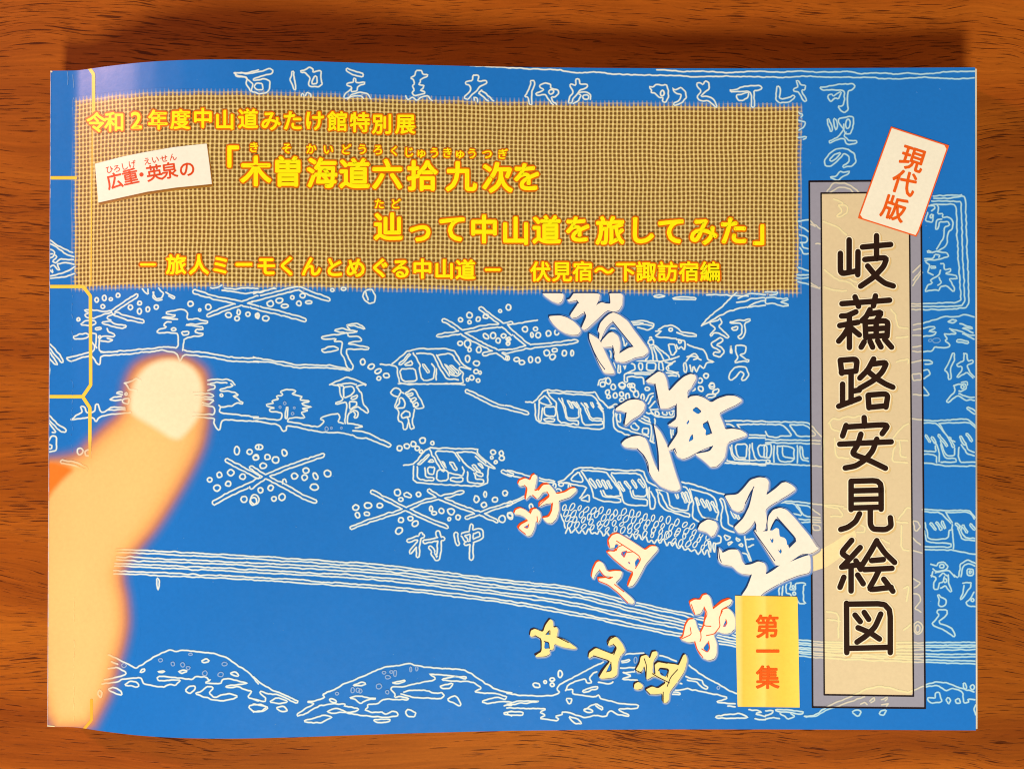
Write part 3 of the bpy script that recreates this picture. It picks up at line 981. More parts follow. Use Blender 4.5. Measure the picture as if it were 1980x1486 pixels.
(980, 1111): '''
l 0,905 120,920 340,925 410,900 380,870 410,830 520,780 640,710 740,665
l 880,615 960,600 1050,595
l 1150,610 1230,630 1300,660
l 1380,680 1500,770 1600,820 1700,880 1760,905
l 450,880 470,840 530,810 600,790 610,825 650,820 630,790 660,750 690,735
l 450,880 510,870 500,910 680,930 700,910 720,945 850,980 1010,990 1000,1020 840,1020 940,1070 930,1080 850,1065 800,1035 770,1050 765,1080 680,1075 600,1090 460,1045 420,1050 430,1065 370,1080 400,1100 380,1115 300,1105 250,1095 300,1070 250,1050 310,1020 200,1020 0,1015
l 0,985 90,960 260,965 170,975 0,990
o 5,1045 130,1045 120,1070 10,1070
o 470,1080 540,1095 580,1140 510,1130
o 455,940 495,945 490,985 470,980
l 590,1035 640,1000 690,985 730,1010 735,1035 680,1000
d 625,1035,34,13,10
o 575,885 640,860 700,850 690,870 590,895
d 228,842,28,18,10 293,817,12,12 347,798,18,13 347,838,16,15 408,755,16,28
l 865,660 945,645 940,660 880,670
l 850,710 1000,705
l 890,745 1000,740
l 890,745 960,770 870,795 1000,805
l 700,820 800,830 810,815
l 1340,830 1300,820
l 1290,880 1400,870 1500,895 1690,930 1680,945 1590,970 1750,985
l 1270,890 1330,905 1320,915 1250,905
l 1370,775 1400,790 1490,800 1500,830 1545,860 1530,870 1480,850 1450,815 1380,800
w 1620,860,12,12 985,650,12,24
l 1690,1000 1750,1005
o 1595,1080 1660,1070 1790,1055 1850,1090 1700,1095 1610,1095
l 1850,1030 1960,1040 1900,1060 1980,1080
l 1900,1100 1980,1108
l 980,730 1000,750
''',
(1480, 370): '''
l 1290,55 1400,55 1510,35 1530,40 1535,200 1545,460 1555,700 1555,890 1400,905 1120,905
l 1275,75 1490,75 1500,95 1505,400 1520,700 1525,870 1400,880 1120,880
l 1265,100 1440,100 1460,120 1470,400 1490,700 1500,850 1120,860
l 1285,40 1380,30 1500,28
l 1250,115 1290,110 1300,130 1270,150
l 1240,160 1225,230 1280,240 1285,180
d 1270,190,9,16,20
l 1310,95 1325,120 1320,170 1360,170 1350,200 1400,195 1440,230 1430,290 1400,310 1390,400 1350,440 1310,460 1240,470 1240,450 1280,470
l 1350,210 1310,220 1300,290 1320,290 1330,235 1400,230 1410,260 1370,270 1360,360 1310,440
l 1310,460 1390,470 1400,500 1330,520 1220,530
l 1220,520 1290,510 1300,480 1340,490 1330,510
l 1225,540 1260,560 1240,620 1280,640
o 1265,570 1300,575 1305,590 1270,590
l 1340,550 1370,550 1370,600 1420,590 1420,610 1370,630 1460,640 1470,670 1400,665 1450,740 1440,770 1390,720 1340,730 1330,760 1300,750 1250,760 1220,770 1240,720 1280,700 1260,680 1300,660 1330,640 1340,600
l 1330,660 1350,700 1320,720
l 1200,1010 1300,980 1360,960 1480,955 1520,940 1600,960
l 1205,1050 1290,1030 1300,1050 1240,1070 1310,1080 1290,1100 1200,1110
o 1390,1000 1430,980 1470,985 1430,1010
l 1490,1010 1600,1050 1490,1040 1590,1080
l 1410,1050 1500,1070 1560,1100 1600,1100
l 1370,1090 1470,1090 1420,1060
l 1370,1090 1390,1130 1370,1140 1420,1180 1370,1200 1290,1190 1280,1220 1205,1225
o 1470,1130 1560,1150 1550,1165 1460,1150
l 1510,1090 1600,1130
w 1310,1140,30,18 1260,1140,14,10
o 1430,1240 1450,1240 1445,1300 1415,1350 1425,1430 1400,1440 1395,1380 1365,1370 1410,1300
l 1520,1240 1545,1240 1545,1300 1590,1290 1590,1310 1545,1330 1560,1380 1600,1420
l 1520,1240 1520,1300 1460,1320 1470,1340 1510,1340 1500,1380 1460,1420 1480,1425 1540,1380 1590,1425
l 1205,1290 1260,1290 1285,1320 1220,1320
l 1205,1370 1250,1360 1260,1400 1210,1430
l 1500,1460 1540,1450 1545,1480
l 250,230 330,220
l 260,265 310,290 330,310
l 260,330 320,345 320,390 265,395
l 265,430 290,480 330,475
l 280,400 290,430 325,440
l 250,585 330,610
l 240,640 330,640
l 245,665 330,660
l 245,690 330,710
l 335,220 420,290
l 345,250 380,270
l 340,720 400,740 420,735
l 340,700 420,745
l 385,400 420,400
l 0,770 100,770 80,790 30,795
o 0,815 60,810 130,825 170,815 175,830 110,850 160,860 180,875 130,880 60,855 0,860
l 1130,620 1190,560 1195,600 1130,680
l 1125,720 1200,620
l 1130,1020 1195,1010
l 1130,1060 1195,1050
l 1130,1100 1195,1100
l 1130,1190 1200,1180
l 1130,1225 1200,1225
l 1120,1310 1200,1290
o 1120,1400 1190,1390 1195,1440 1130,1450
l 440,230 540,265 620,330
l 520,60 600,90 560,110
o 550,100 620,110 630,160 570,200 540,190 590,150
l 450,600 550,680 640,690 700,750
l 450,730 520,760 620,760
l 600,640 700,700
l 960,900 1000,960 1010,1040 1090,1050
l 1000,1120 1090,1110
l 1000,1300 1100,1280 1090,1310
''',
(1480, 740): '''
l 0,300 60,295 180,300 330,300 400,380 430,410
l 10,320 130,315 210,405 110,405 100,420 20,410 0,370
l 185,320 310,320 400,405 245,410 185,325
l 0,435 420,440
l 0,455 420,465
o -10,470 50,470 40,570 -10,570
l 65,480 65,610
l 90,485 95,570 110,600 220,600 220,490 90,480
l 130,490 135,570 220,575
l 245,480 245,610
l 265,485 270,580 330,600
l 280,490 290,570 330,575
l 0,615 330,630 430,640
d 20,600,16,13
l 90,900 220,905 420,930 600,945
l 100,915 220,920 290,1015 190,1000
l 240,930 330,940 420,1010
l 240,930 300,1020 420,1030
l 230,1040 420,1050
l 250,1065 420,1065
o 360,1085 420,1090 415,1130 365,1125
l 480,310 520,270 560,280 620,255 680,265 720,250 800,260
l 490,300 510,360 620,380
l 530,420 540,570 640,575
l 440,420 440,600
l 980,420 1050,330 1100,310
l 950,430 1090,440
l 1000,450 960,600 1090,610
l 1030,450 1030,560 1080,570
l 450,940 560,960 600,1020 500,1020
l 600,960 700,970
l 700,1070 760,1100 760,1140 700,1140
l 1020,1040 1090,950 1110,960
l 1000,1060 1090,1070
l 1040,1090 1040,1270 1100,1280
l 850,1190 900,1200 950,1230
l 850,1250 950,1270
l 1110,270 1200,285 1300,290 1430,280 1550,275 1610,330
l 1205,305 1310,310 1410,430 1450,450
l 1330,310 1560,300 1610,345
l 1330,310 1400,420
b 8 1230,400 1260,450
b 8 1275,415 1300,460
b 8 1325,400 1390,480
b 8 1410,420 1440,490
b 8 1490,410 1530,470
b 8 1540,390 1580,440
l 1300,450 1330,520 1330,600
l 1210,520 1310,525 1300,480
l 1205,545 1310,550 1310,605
l 1210,610 1400,635 1610,635
l 1340,440 1380,550 1450,560 1450,500
l 1340,470 1370,570 1460,580 1460,605 1340,605
l 1480,490 1480,605 1605,605
l 1500,470 1540,540 1600,555
l 1530,460 1550,510 1600,530
l 1440,20 1480,10 1530,5 1540,40 1500,70 1480,60
d 1510,30,13,13
l 1440,20 1455,60 1385,140 1400,150 1470,95 1530,130 1600,130
l 1480,80 1550,110 1600,105
b 10 1548,192 1610,230
l 1130,90 1260,95 1210,30
l 1200,965 1380,975 1560,970 1605,1030
l 1210,985 1340,990 1420,1075
l 1380,990 1560,985 1600,1040
l 1380,990 1430,1070
b 8 1265,1070 1300,1120
b 8 1310,1065 1345,1120
b 8 1350,1060 1375,1110
b 8 1460,1075 1500,1120
b 8 1510,1090 1540,1140
b 8 1570,1080 1600,1120
l 1220,1070 1250,1200 1400,1190 1405,1130 1430,1120
l 1215,1130 1240,1220 1420,1225 1415,1260 1220,1250
l 1430,1075 1440,1265
l 1470,1110 1510,1200 1600,1205
l 1480,1090 1520,1180 1600,1190
l 1210,1275 1400,1275 1610,1310
l 1265,1385 1310,1400 1320,1370 1370,1370 1400,1400 1380,1430 1310,1440 1280,1420
d 1350,1400,18,14
l 1280,1440 1270,1480
l 1300,1450 1400,1430 1450,1480
l 1330,1480 1360,1450 1400,1480
l 1480,1480 1490,1390 1540,1350 1610,1380
l 1500,1480 1510,1400 1560,1380 1605,1400
o 1540,1425 1590,1420 1590,1470 1545,1470
d 1568,1445,9,11
o 1130,1050 1170,1060 1190,1100 1150,1140
l 1120,1180 1190,1240
l 1130,1280 1200,1300
''',
(1480, 1111): '''
l 1265,0 1310,20 1290,60 1290,110 1320,110 1330,60 1360,50 1370,10
l 1400,0 1400,60 1430,120 1410,130 1380,80 1340,100
d 1375,40,13,15
l 1440,0 1470,20
l 1510,60 1580,55 1570,90 1510,180 1490,190 1520,110 1520,80
l 1600,130 1570,180 1530,210 1550,235 1610,240
d 1585,190,11,11
o 1315,150 1335,145 1340,170 1385,185 1380,230 1340,240 1320,230 1330,190
l 1320,270 1390,265 1390,300 1320,365 1420,400 1455,460 1440,475 1370,420 1270,380 1320,320 1330,300 1310,285 1320,270
l 1225,840 1300,815 1380,820 1480,860 1600,890
l 1225,855 1320,840 1380,885 1440,865 1510,890 1520,980 1560,970 1550,945 1610,950
o 1240,940 1270,935 1300,945 1300,900 1330,890 1340,930 1350,970 1290,980 1250,965
o 1380,955 1400,930 1420,960 1400,990
o 1450,960 1480,940 1500,980 1460,980
o 1510,830 1530,820 1540,870 1520,865
o 1565,850 1590,835 1605,860 1580,880
l 1610,990 1595,1030 1610,1070
l 300,1080 380,1070 500,990 650,930 750,880 860,850 940,860 1040,890 1100,895 1210,850
l 310,1085 400,1075 470,1030 560,1000 680,955 760,930
o 660,1045 700,1030 740,1045 710,1085
o 870,1060 885,1035 930,1030 900,1075
l 730,990 760,970 780,990
l 800,965 830,930 840,960 810,975
l 890,950 940,930 920,960
l 890,990 950,980 930,1000
l 0,1040 60,1035 50,1060 0,1075
o 70,1025 200,1030 295,1045 270,1065 190,1050 100,1045
l 110,1060 170,1100 230,1080 190,1060
l 0,1105 60,1090 110,1100
l 110,0 105,150
l 130,0 130,150
o 155,60 200,55 180,110 230,115 230,60 300,60 310,75 290,80 290,200 310,215 260,220 240,180 200,170 190,140 160,140
d 220,140,11,13 212,90,9,11
l 1135,140 1180,150 1190,200 1140,250 1190,280
d 1170,400,34,50 1165,410,18,30
l 1130,30 1190,60 1140,100
l 470,280 560,290 560,480
l 470,340 570,350
l 1060,100 1100,80 1080,200
l 1060,420 1110,380
''',
}
# the river of long paired lines across the drawing, straight in photograph units
RIVER = [
 '225,1064 328,1068.5 490,1077 717,1091 850,1107 980,1124 1106,1135 1232,1168 1316,1185 1422,1212 1546,1244 1790,1244 1886,1243',
 '225,1078 328,1083 490,1090 717,1102 850,1119 980,1136 1106,1147.5 1232,1181 1316,1200 1422,1226 1546,1252 1790,1254 1886,1252',
 '222,1091 328,1095 490,1103 717,1115 850,1131 980,1148 1106,1165 1232,1196 1316,1211 1422,1238 1546,1259 1790,1267 1886,1266',
 '220,1105 328,1110 490,1117 717,1132.5 850,1146 980,1162 1106,1184.5 1232,1210 1316,1227 1422,1247 1546,1267 1790,1277 1886,1280',
]
# title strokes, one list per character; three tiles are used (b: 1480,370  c: 1480,740  d: 1480,1111)
TITLE = [
 # qi
 'b 573,475 573,615 590,630 705,608', 'b 640,372 640,612', 'b 708,462 706,638',
 'b 742,427 958,407', 'b 850,340 850,515', 'b 760,522 930,505 905,575 825,660 728,726', 'b 782,572 850,655 915,705 978,724',
 # so
 'b 585,860 950,833', 'b 685,808 712,880', 'b 842,800 826,876', 'b 692,922 625,952 582,954', 'b 568,1027 708,1002',
 'b 642,950 642,1195', 'b 640,1035 600,1100 560,1146', 'b 662,1052 718,1098', 'b 800,905 772,958 738,990',
 'b 800,938 892,922 850,985', 'b 762,1000 768,1120', 'b 762,1002 938,987 930,1108', 'b 770,1055 930,1046', 'b 770,1112 925,1102',
 'b 847,1000 847,1100', 'b 755,1152 732,1192', 'b 800,1147 820,1192', 'b 858,1142 884,1190', 'b 912,1132 965,1192',
 # ro
 'b 572,1292 702,1282 692,1375', 'b 572,1292 584,1392', 'b 580,1385 690,1375', 'b 655,1390 655,1610', 'b 590,1475 590,1628',
 'b 655,1530 718,1520', 'b 560,1644 718,1584', 'b 828,1282 782,1368 722,1428', 'b 812,1322 930,1307 895,1380 830,1445 720,1508',
 'b 775,1370 850,1432 920,1475 975,1498', 'b 785,1560 792,1655', 'b 788,1558 938,1547 922,1650', 'b 795,1652 922,1640',
 # an
 'c 755,265 758,330', 'c 617,325 590,405', 'c 615,337 945,316 893,388', 'c 568,468 962,450', 'c 730,392 705,475 660,542 780,585 918,652',
 'c 852,430 820,520 760,590 690,635 610,650',
 # ken
 'c 655,752 655,968', 'c 655,752 885,745 885,965', 'c 660,825 880,820', 'c 660,892 880,886', 'c 660,956 885,950',
 'c 720,1000 690,1060 632,1103 576,1120', 'c 802,975 802,1085 825,1118 920,1122 962,1095 955,1030',
 # e
 'c 660,1203 578,1300 640,1342', 'c 725,1258 650,1340 583,1408', 'c 583,1408 722,1388', 'c 692,1360 728,1425', 'c 655,1410 655,1590',
 'c 600,1485 570,1562', 'c 705,1468 748,1535', 'c 852,1205 805,1290 740,1392', 'c 852,1212 912,1300 988,1372', 'c 812,1358 902,1350',
 'c 757,1427 968,1417', 'c 870,1428 835,1500 787,1583 962,1562', 'c 905,1500 975,1592',
 # zu
 'd 620,215 622,592', 'd 620,222 955,217 955,592', 'd 622,560 955,552', 'd 685,305 725,355', 'd 755,285 790,338',
 'd 882,297 840,395 770,465 700,512', 'd 708,402 800,440 872,488',
]
# lettering: character, centre, one row per line of text
TEXT = {
 'a': '令187,237 和222,236 2264,233 年305.5,232 度349,231 中392.7,228.5 山435,232 道480,230 み524,233.6 た566,233.6 け608.7,233.6 館653,235 特696,237 別739,240 展784,240',
 'b': 'き491,285 そ555,287 か602,288 い635,289 ど669,289 う701,289 ろ731,290 く763,292 じ790.5,294 ゅ814.5,295.5 う840,295.5 き865,295.5 ゅ889,297 う913,297 つ942,298 ぎ972,298',
 'c': '「446,312 木495,331 曽557,332 海622.6,334.6 道685.7,336 六749,337 拾817,339.6 九891.5,341 次962,343.4 を1019,342',
 'd': 'た733.7,394 ど765,394',
 'e': '辿751,438 っ812,444 て875,442 中936,443 山997,446 道1057,444.5 を1117.6,443 旅1179.5,446 し1240,444.5 て1298,446 み1360,447 た1418,446 」1466,456',
 'f': '旅341,511.4 人385,511.4 ミ426.8,512.7 ー472,511.4 モ515,514 く556,514 ん602,515 と646.6,516.5 め688,517.7 ぐ735,517.7 る775,519 中817,519.5 山859,520 道900,521',
 'g': '伏1045,525 見1086.6,525 宿1126.5,524.5 〜1168,523 下1210,525 諏1249,525 訪1290.6,525 宿1332,525 編1373,525',
}
# brush lettering: (origin x, origin y, enlargement), then outlines
BRUSH_BIG = [
 ((1040, 540, 7.615), '70,205 375,205 375,260 350,330 300,355 210,320 110,250 70,210'),
 ((1040, 540, 7.615), '530,205 520,215 470,290 430,300 460,330 560,310 600,345 470,530 500,570 570,560 670,490 710,540 650,690 640,720 690,745 740,715 1020,450 1110,480 1190,460 1240,380 1250,205 1050,205 1060,250 1070,360 1000,355 940,335 870,370 850,400 900,300 915,205'),
 ((1040, 540, 7.615), '165,540 330,530 430,560 530,620 610,700 630,760 590,815 500,820 400,790 300,730 220,650 170,580'),
 ((1040, 540, 7.615), '750,790 830,835 910,890 960,1010 1060,1220 1130,1370 1100,1390 970,1375 900,1250 820,1060 750,880'),
 ((1040, 540, 7.615), '880,760 920,640 990,560 1050,510 1115,485 1200,520 1320,610 1400,730 1500,860 1610,1010 1625,1060 1560,1130 1430,1150 1280,1220 1190,1215 1190,1120 1200,1090 1330,1010 1410,990 1300,860 1110,625 1060,650 1000,720 950,830 925,900 900,880 910,790'),
 ((1040, 540, 7.615), '930,950 940,900 1040,790 1100,770 1180,830 1210,940 1200,1100 1190,1215 1140,1200 1120,1120 1100,990 960,1000'),
 ((1180, 715, 6.193), '70,455 120,420 220,360 310,350 380,370 415,410 400,480 350,540 260,590 200,650 160,665 190,560 190,510 120,485 60,480'),
 ((1180, 715, 6.193), '130,880 180,830 260,795 350,785 420,815 450,880 490,1020 530,1130 580,1215 575,1000 550,830 515,650 540,670 600,740 680,900 720,1040 780,1240 835,1390 830,1430 790,1445 720,1440 600,1390 500,1290 460,1210 440,1110 390,1010 320,935 260,935 170,920'),
 ((1180, 715, 6.193), '425,130 500,70 580,15 640,40 670,110 690,230 710,250 800,150 880,80 960,45 1020,60 1025,110 980,190 920,260 925,345 960,315 1040,305 1120,330 1210,390 1290,340 1400,305 1500,310 1570,350 1570,375 1500,420 1390,470 1300,520 1350,640 1375,710 1460,700 1560,715 1630,760 1630,785 1560,810 1440,850 1395,880 1385,960 1370,1040 1320,1110 1270,1155 1200,1160 1150,1110 1090,1060 1020,1010 1030,990 1130,985 1190,965 1225,905 1120,945 1010,1000 940,1040 870,1065 800,1035 760,960 790,930 700,965 690,930 800,760 800,680 690,665 710,640 790,580 790,410 700,460 600,460 570,390 550,250 535,165 450,150'),
 ((1360, 910, 5.943), '240,280 390,270 460,200 540,100 640,70 720,80 750,120 740,210 720,280 830,200 900,135 950,125 1010,155 1055,195 1050,220 980,270 860,340 760,400 710,450 730,560 710,680 640,710 600,690 610,620 590,575 540,650 470,710 400,710 350,650 400,600 460,540 530,400 580,180 530,250 480,370 455,450 400,470 330,440 290,370'),
 ((1360, 910, 5.943), '740,690 735,590 750,510 800,445 880,420 950,440 1050,540 1130,640 1215,740 1290,860 1330,890 1230,950 1130,950 1000,1040 900,1080 840,1085 800,1040 700,880 580,690 600,670 650,700 700,690'),
 ((1360, 910, 5.943), '165,870 205,910 220,940 300,900 390,900 420,950 440,1030 480,1080 550,1070 630,1035 700,1055 720,1100 715,1190 800,1140 880,1080 1000,1040 1150,980 1225,960 1230,1165 1080,1200 930,1260 800,1330 700,1390 640,1450 430,1440 500,1340 540,1240 550,1190 450,1180 390,1150 330,1090 220,1070 170,1030'),
 ((980, 740, 3.96), '1460,1120 1480,1075 1540,1040 1600,1060 1615,1100 1590,1160 1565,1175 1530,1140 1490,1130'),
]
BRUSH_BIG_HOLES = [
 ((1180, 715, 6.193), '978,480 1030,437 1095,495 1050,530'), ((1180, 715, 6.193), '910,637 940,595 945,620 925,650'),
 ((1180, 715, 6.193), '1107,642 1165,610 1215,760 1140,785 1150,720 1110,680'), ((1180, 715, 6.193), '937,860 955,800 985,762 995,830'),
 ((1360, 910, 5.943), '758,690 790,610 825,550 850,545 960,660 1078,790 980,882 965,800 930,765 875,750 868,655 830,640'),
 ((1360, 910, 5.943), '762,768 785,795 800,765 805,800 790,830'), ((1360, 910, 5.943), '852,895 875,920 890,888 900,925 888,950'),
]
BRUSH_RED = [
 ((980, 900, 5.307), '115,190 130,150 190,125 240,150 260,100 290,85 310,110 300,170 280,260 320,250 370,190 430,185 480,240 510,290 600,270 660,230 710,225 715,260 650,320 560,350 530,360 535,450 510,540 460,590 410,580 365,535 430,520 460,470 470,380 400,390 330,420 340,380 400,340 440,310 410,270 370,270 320,340 270,310 240,300 200,345 190,340 210,230 180,200 140,210'),
 ((980, 900, 5.307), '75,495 90,450 140,430 190,450 240,490 250,450 300,435 340,470 350,530 320,590 300,560 280,650 250,710 215,720 170,690 110,640 140,600 215,560 180,520 130,500'),
 ((980, 900, 5.307), '1045,830 1040,770 1080,710 1140,690 1230,740 1340,810 1420,865 1480,820 1540,825 1550,860 1480,940 1420,1010 1380,1090 1330,1180 1290,1230 1240,1240 1260,1170 1300,1090 1220,1060 1100,960 1025,885 1060,875 1110,880 1130,840 1060,845'),
 ((980, 900, 5.307), '870,1140 885,1060 920,990 950,975 990,1000 1020,1070 1050,1085 1110,1075 1185,1080 1170,1140 1110,1200 1160,1250 1280,1350 1310,1390 1290,1415 1240,1400 1140,1300 1040,1220 940,1180 940,1150 1000,1145 1060,1160 1080,1135 1010,1130 950,1065 910,1110 890,1160'),
 ((1010, 1130, 4.5), '1455,150 1500,125 1550,130 1570,90 1610,80 1635,110 1650,180 1660,210 1740,140 1800,120 1825,130 1810,170 1730,210 1720,260 1740,215 1790,200 1830,240 1850,290 1850,380 1800,420 1740,420 1700,400 1660,430 1690,500 1690,600 1670,640 1620,655 1560,630 1520,560 1500,490 1450,500 1370,470 1400,450 1420,350 1450,300 1500,295 1520,370 1550,420 1580,360 1590,300 1600,250 1580,190 1550,250 1500,260 1470,200'),
]
RED_HOLES = [((980, 900, 5.307), '1312,985 1345,940 1372,968 1322,1045'), ((980, 900, 5.307), '1180,880 1240,865 1205,945 1170,905'),
 ((980, 900, 5.307), '1100,850 1115,800 1150,805 1130,840'), ((980, 900, 5.307), '180,625 225,600 222,640'),
 ((1010, 1130, 4.5), '1615,490 1632,540 1610,585 1570,550'), ((1010, 1130, 4.5), '1745,360 1770,300 1785,330 1765,365'), ((980, 900, 5.307), '1240,985 1260,985 1268,1010')]
BRUSH_YELLOW = [
 ((1010, 1130, 4.5), '65,440 75,395 110,380 180,410 200,350 240,295 265,310 270,370 300,365 310,390 300,450 380,480 480,550 440,555 350,540 280,510 270,560 235,565 240,600 200,620 120,625 110,610 170,580 165,470 120,440 80,450'),
 ((1010, 1130, 4.5), '575,640 580,590 640,545 700,570 790,605 820,540 790,515 750,530 740,500 770,455 820,450 870,510 895,570 850,620 830,680 825,780 790,805 690,815 665,800 690,750 770,660 700,640 620,615'),
 ((1010, 1130, 4.5), '985,740 1020,680 1030,620 1080,605 1110,640 1130,580 1170,575 1175,605 1140,660 1130,760 1160,780 1150,690 1180,665 1260,680 1340,690 1360,700 1400,610 1420,600 1435,650 1410,750 1350,840 1280,930 1275,1000 1250,1025 1220,1020 1220,940 1160,950 1100,945 1070,910 1130,880 1180,900 1250,850 1220,820 1140,790 1100,815 1080,820 1075,760 1060,700 1040,750 1000,760'),
 ((1010, 1130, 4.5), '970,900 975,860 1010,840 1050,870 1040,900 1000,910'),
]
YELLOW_HOLES = [((1010, 1130, 4.5), '225,395 238,430 210,432'), ((1010, 1130, 4.5), '195,490 230,495 240,550 190,555'), ((1010, 1130, 4.5), '770,670 772,745 728,757'),
 ((1010, 1130, 4.5), '1185,722 1275,735 1250,800 1200,780')]
FINGER = '249,721 262,702 290,688 330,681 365,690 392,708 401,723 405,750 404,778 406,800 402,830 394,866 366,922 336,972 303,1023 273,1058 252,1084 240,1105 240,1124 246,1150 249,1174 250,1200 247,1225 240,1255 232,1280 217,1338 197,1376 176,1416 60,1416 60,884 92,884 121,882 151,874 172,851 202,823 227,803 238,775 240,745'
NAIL = '252,796 268,808 300,826 341,853 362,835 386,803 392,770 389,735 370,706 330,692 290,703 264,730 252,765'
REDPATCH = '60,886 100,892 128,900 140,908 122,925 104,945 92,962 60,962'

# edges printed inside the brush characters where one stroke overlaps another
INNER_RED = [((980, 900, 5.307), s) for s in ('180,200 210,230 190,340', '265,300 300,335', '325,250 370,190 430,185', '410,265 440,310 370,370 325,415',
 '470,380 460,460 430,520 365,530', '240,490 265,440 300,435', '215,560 140,600 115,640 190,700', '180,630 215,640 225,600', '310,520 315,575',
 '1040,770 1055,835', '1125,770 1350,915 1375,960 1320,1050', '1025,885 1100,960 1220,1060 1300,1090 1240,1230', '1120,870 1140,830 1180,815',
 '1180,890 1205,945 1215,890 1290,880', '950,1065 985,1120 1050,1160 1085,1140', '940,1180 935,1150 1000,1145', '940,1180 1040,1220 1140,1300 1240,1405',
 '1105,1215 1200,1290')] + [((1010, 1130, 4.5), s) for s in ('1470,170 1500,255', '1580,190 1610,250 1575,330 1585,355 1640,360', '1550,400 1555,460 1545,490',
 '1500,490 1520,560 1570,630', '1620,490 1630,550 1610,585 1560,555', '1600,440 1670,425 1720,360 1710,290 1740,225', '1750,360 1780,330 1770,300',
 '1460,370 1470,430 1380,470', '1660,205 1740,145 1800,120')]
INNER_DARK = [((1010, 1130, 4.5), s) for s in ('110,440 165,470 165,570 115,610', '205,430 240,390 240,430', '190,490 230,500 235,550', '300,450 400,500',
 '740,520 760,470 800,450', '790,515 820,545 795,605', '620,615 760,660 700,740 665,800', '770,670 775,745 730,755', '1060,640 1080,700 1075,820',
 '985,740 1040,765', '1130,770 1180,800 1280,850', '1150,690 1180,665 1260,680', '1185,745 1195,720 1275,730 1260,800', '1205,765 1225,780',
 '1350,735 1290,800 1260,880', '1225,930 1225,1020', '1070,910 1110,950')]
INNER_NAVY = [((1040, 540, 7.615), s) for s in ('750,790 750,880 820,1060 900,1210 985,1325', '1100,620 1400,990', '1100,980 1125,1080 1110,1170', '570,310 600,350',
 '680,480 710,540 640,700')] + [((1180, 715, 6.193), s) for s in ('190,510 165,660', '535,165 590,450', '790,410 790,580 710,640', '800,680 800,760 690,920',
 '515,650 550,830 575,1000 580,1210', '320,940 400,1020 450,1110 460,1210', '1165,610 1215,760', '1225,910 1190,965 1035,995', '770,940 790,990')] + \
 [((1360, 910, 5.943), s) for s in ('590,580 605,690', '580,180 540,260 480,370', '580,690 820,1030', '550,1190 520,1280 440,1410', '845,530 1075,790 985,880',
 '170,880 185,1000 205,1045')]
# ------------------------------------------------------------------ the table
rng = np.random.default_rng(7)
random.seed(7)
def table():
    bm = bmesh.new()
    x0, x1, y0, y1, h = -0.45, 0.45, -0.32, 0.32, 0.024
    bmesh.ops.create_cube(bm, size=1.0)
    for v in bm.verts:
        v.co = Vector(((x0 + x1) / 2 + v.co.x * (x1 - x0), (y0 + y1) / 2 + v.co.y * (y1 - y0), -h / 2 + v.co.z * h))
    bmesh.ops.bevel(bm, geom=bm.edges[:], offset=0.003, segments=3, affect='EDGES')
    me = bpy.data.meshes.new('table_top'); bm.to_mesh(me); bm.free()
    me.materials.append(mat_wood())
    o = bpy.data.objects.new('table_top', me); COL.objects.link(o)
    o['kind'] = 'structure'
    o['label'] = 'reddish brown wooden table top with dark grain'
    o['category'] = 'table top'
table()

# ------------------------------------------------------------------ the booklet
booklet = empty('booklet', (0, 0, 0))
booklet['label'] = 'blue softcover booklet with white line drawing and Japanese lettering lying on the wood'
booklet['category'] = 'booklet'

CARD = P(252, 240, 222)
COVER_T = 0.00028
def build_cover():
    NX, NY = 420, 12
    xs = np.linspace(0, 1, NX + 1); ys = np.linspace(0, 1, NY + 1)
    V, Cc, F = [], [], []
    def pt(u, v):
        y = C_BL[1] + v * (C_TL[1] - C_BL[1])
        xa, xb = edge_x(y, True), edge_x(y, False)
        x = xa + u * (xb - xa)
        ya, yb = edge_y(x, False), edge_y(x, True)
        return x, ya + v * (yb - ya)
    U, Vv = np.meshgrid(xs, ys)
    X, Y = pt(U, Vv)
    Z = H(X)
    idx = lambda j, i: j * (NX + 1) + i
    V = np.stack([X, Y, Z], -1).reshape(-1, 3)
    F = [(idx(j, i), idx(j, i + 1), idx(j + 1, i + 1), idx(j + 1, i)) for j in range(NY) for i in range(NX)]
    Cc = np.tile(BLUE, (len(V), 1))
    # under side and cut edges in bare white card (own vertices, so the edge stays crisp)
    ring = [idx(0, i) for i in range(NX + 1)] + [idx(j, NX) for j in range(1, NY + 1)] + \
           [idx(NY, i) for i in range(NX - 1, -1, -1)] + [idx(j, 0) for j in range(NY - 1, 0, -1)]
    n0 = len(V)
    top = V[ring]
    bot = top.copy(); bot[:, 2] -= COVER_T
    m = len(ring)
    V = np.vstack([V, top, bot])
    Cc = np.vstack([Cc, np.tile(CARD, (2 * m, 1))])
    F += [(n0 + (k + 1) % m, n0 + k, n0 + m + k, n0 + m + (k + 1) % m) for k in range(m)]
    o = mesh_obj('front_cover', V, F, M_PRINT, booklet, colors=Cc)
    me = o.data
    me.polygons.foreach_set('use_smooth', [i < NX * NY for i in range(len(me.polygons))])
    return pt
pt = build_cover()

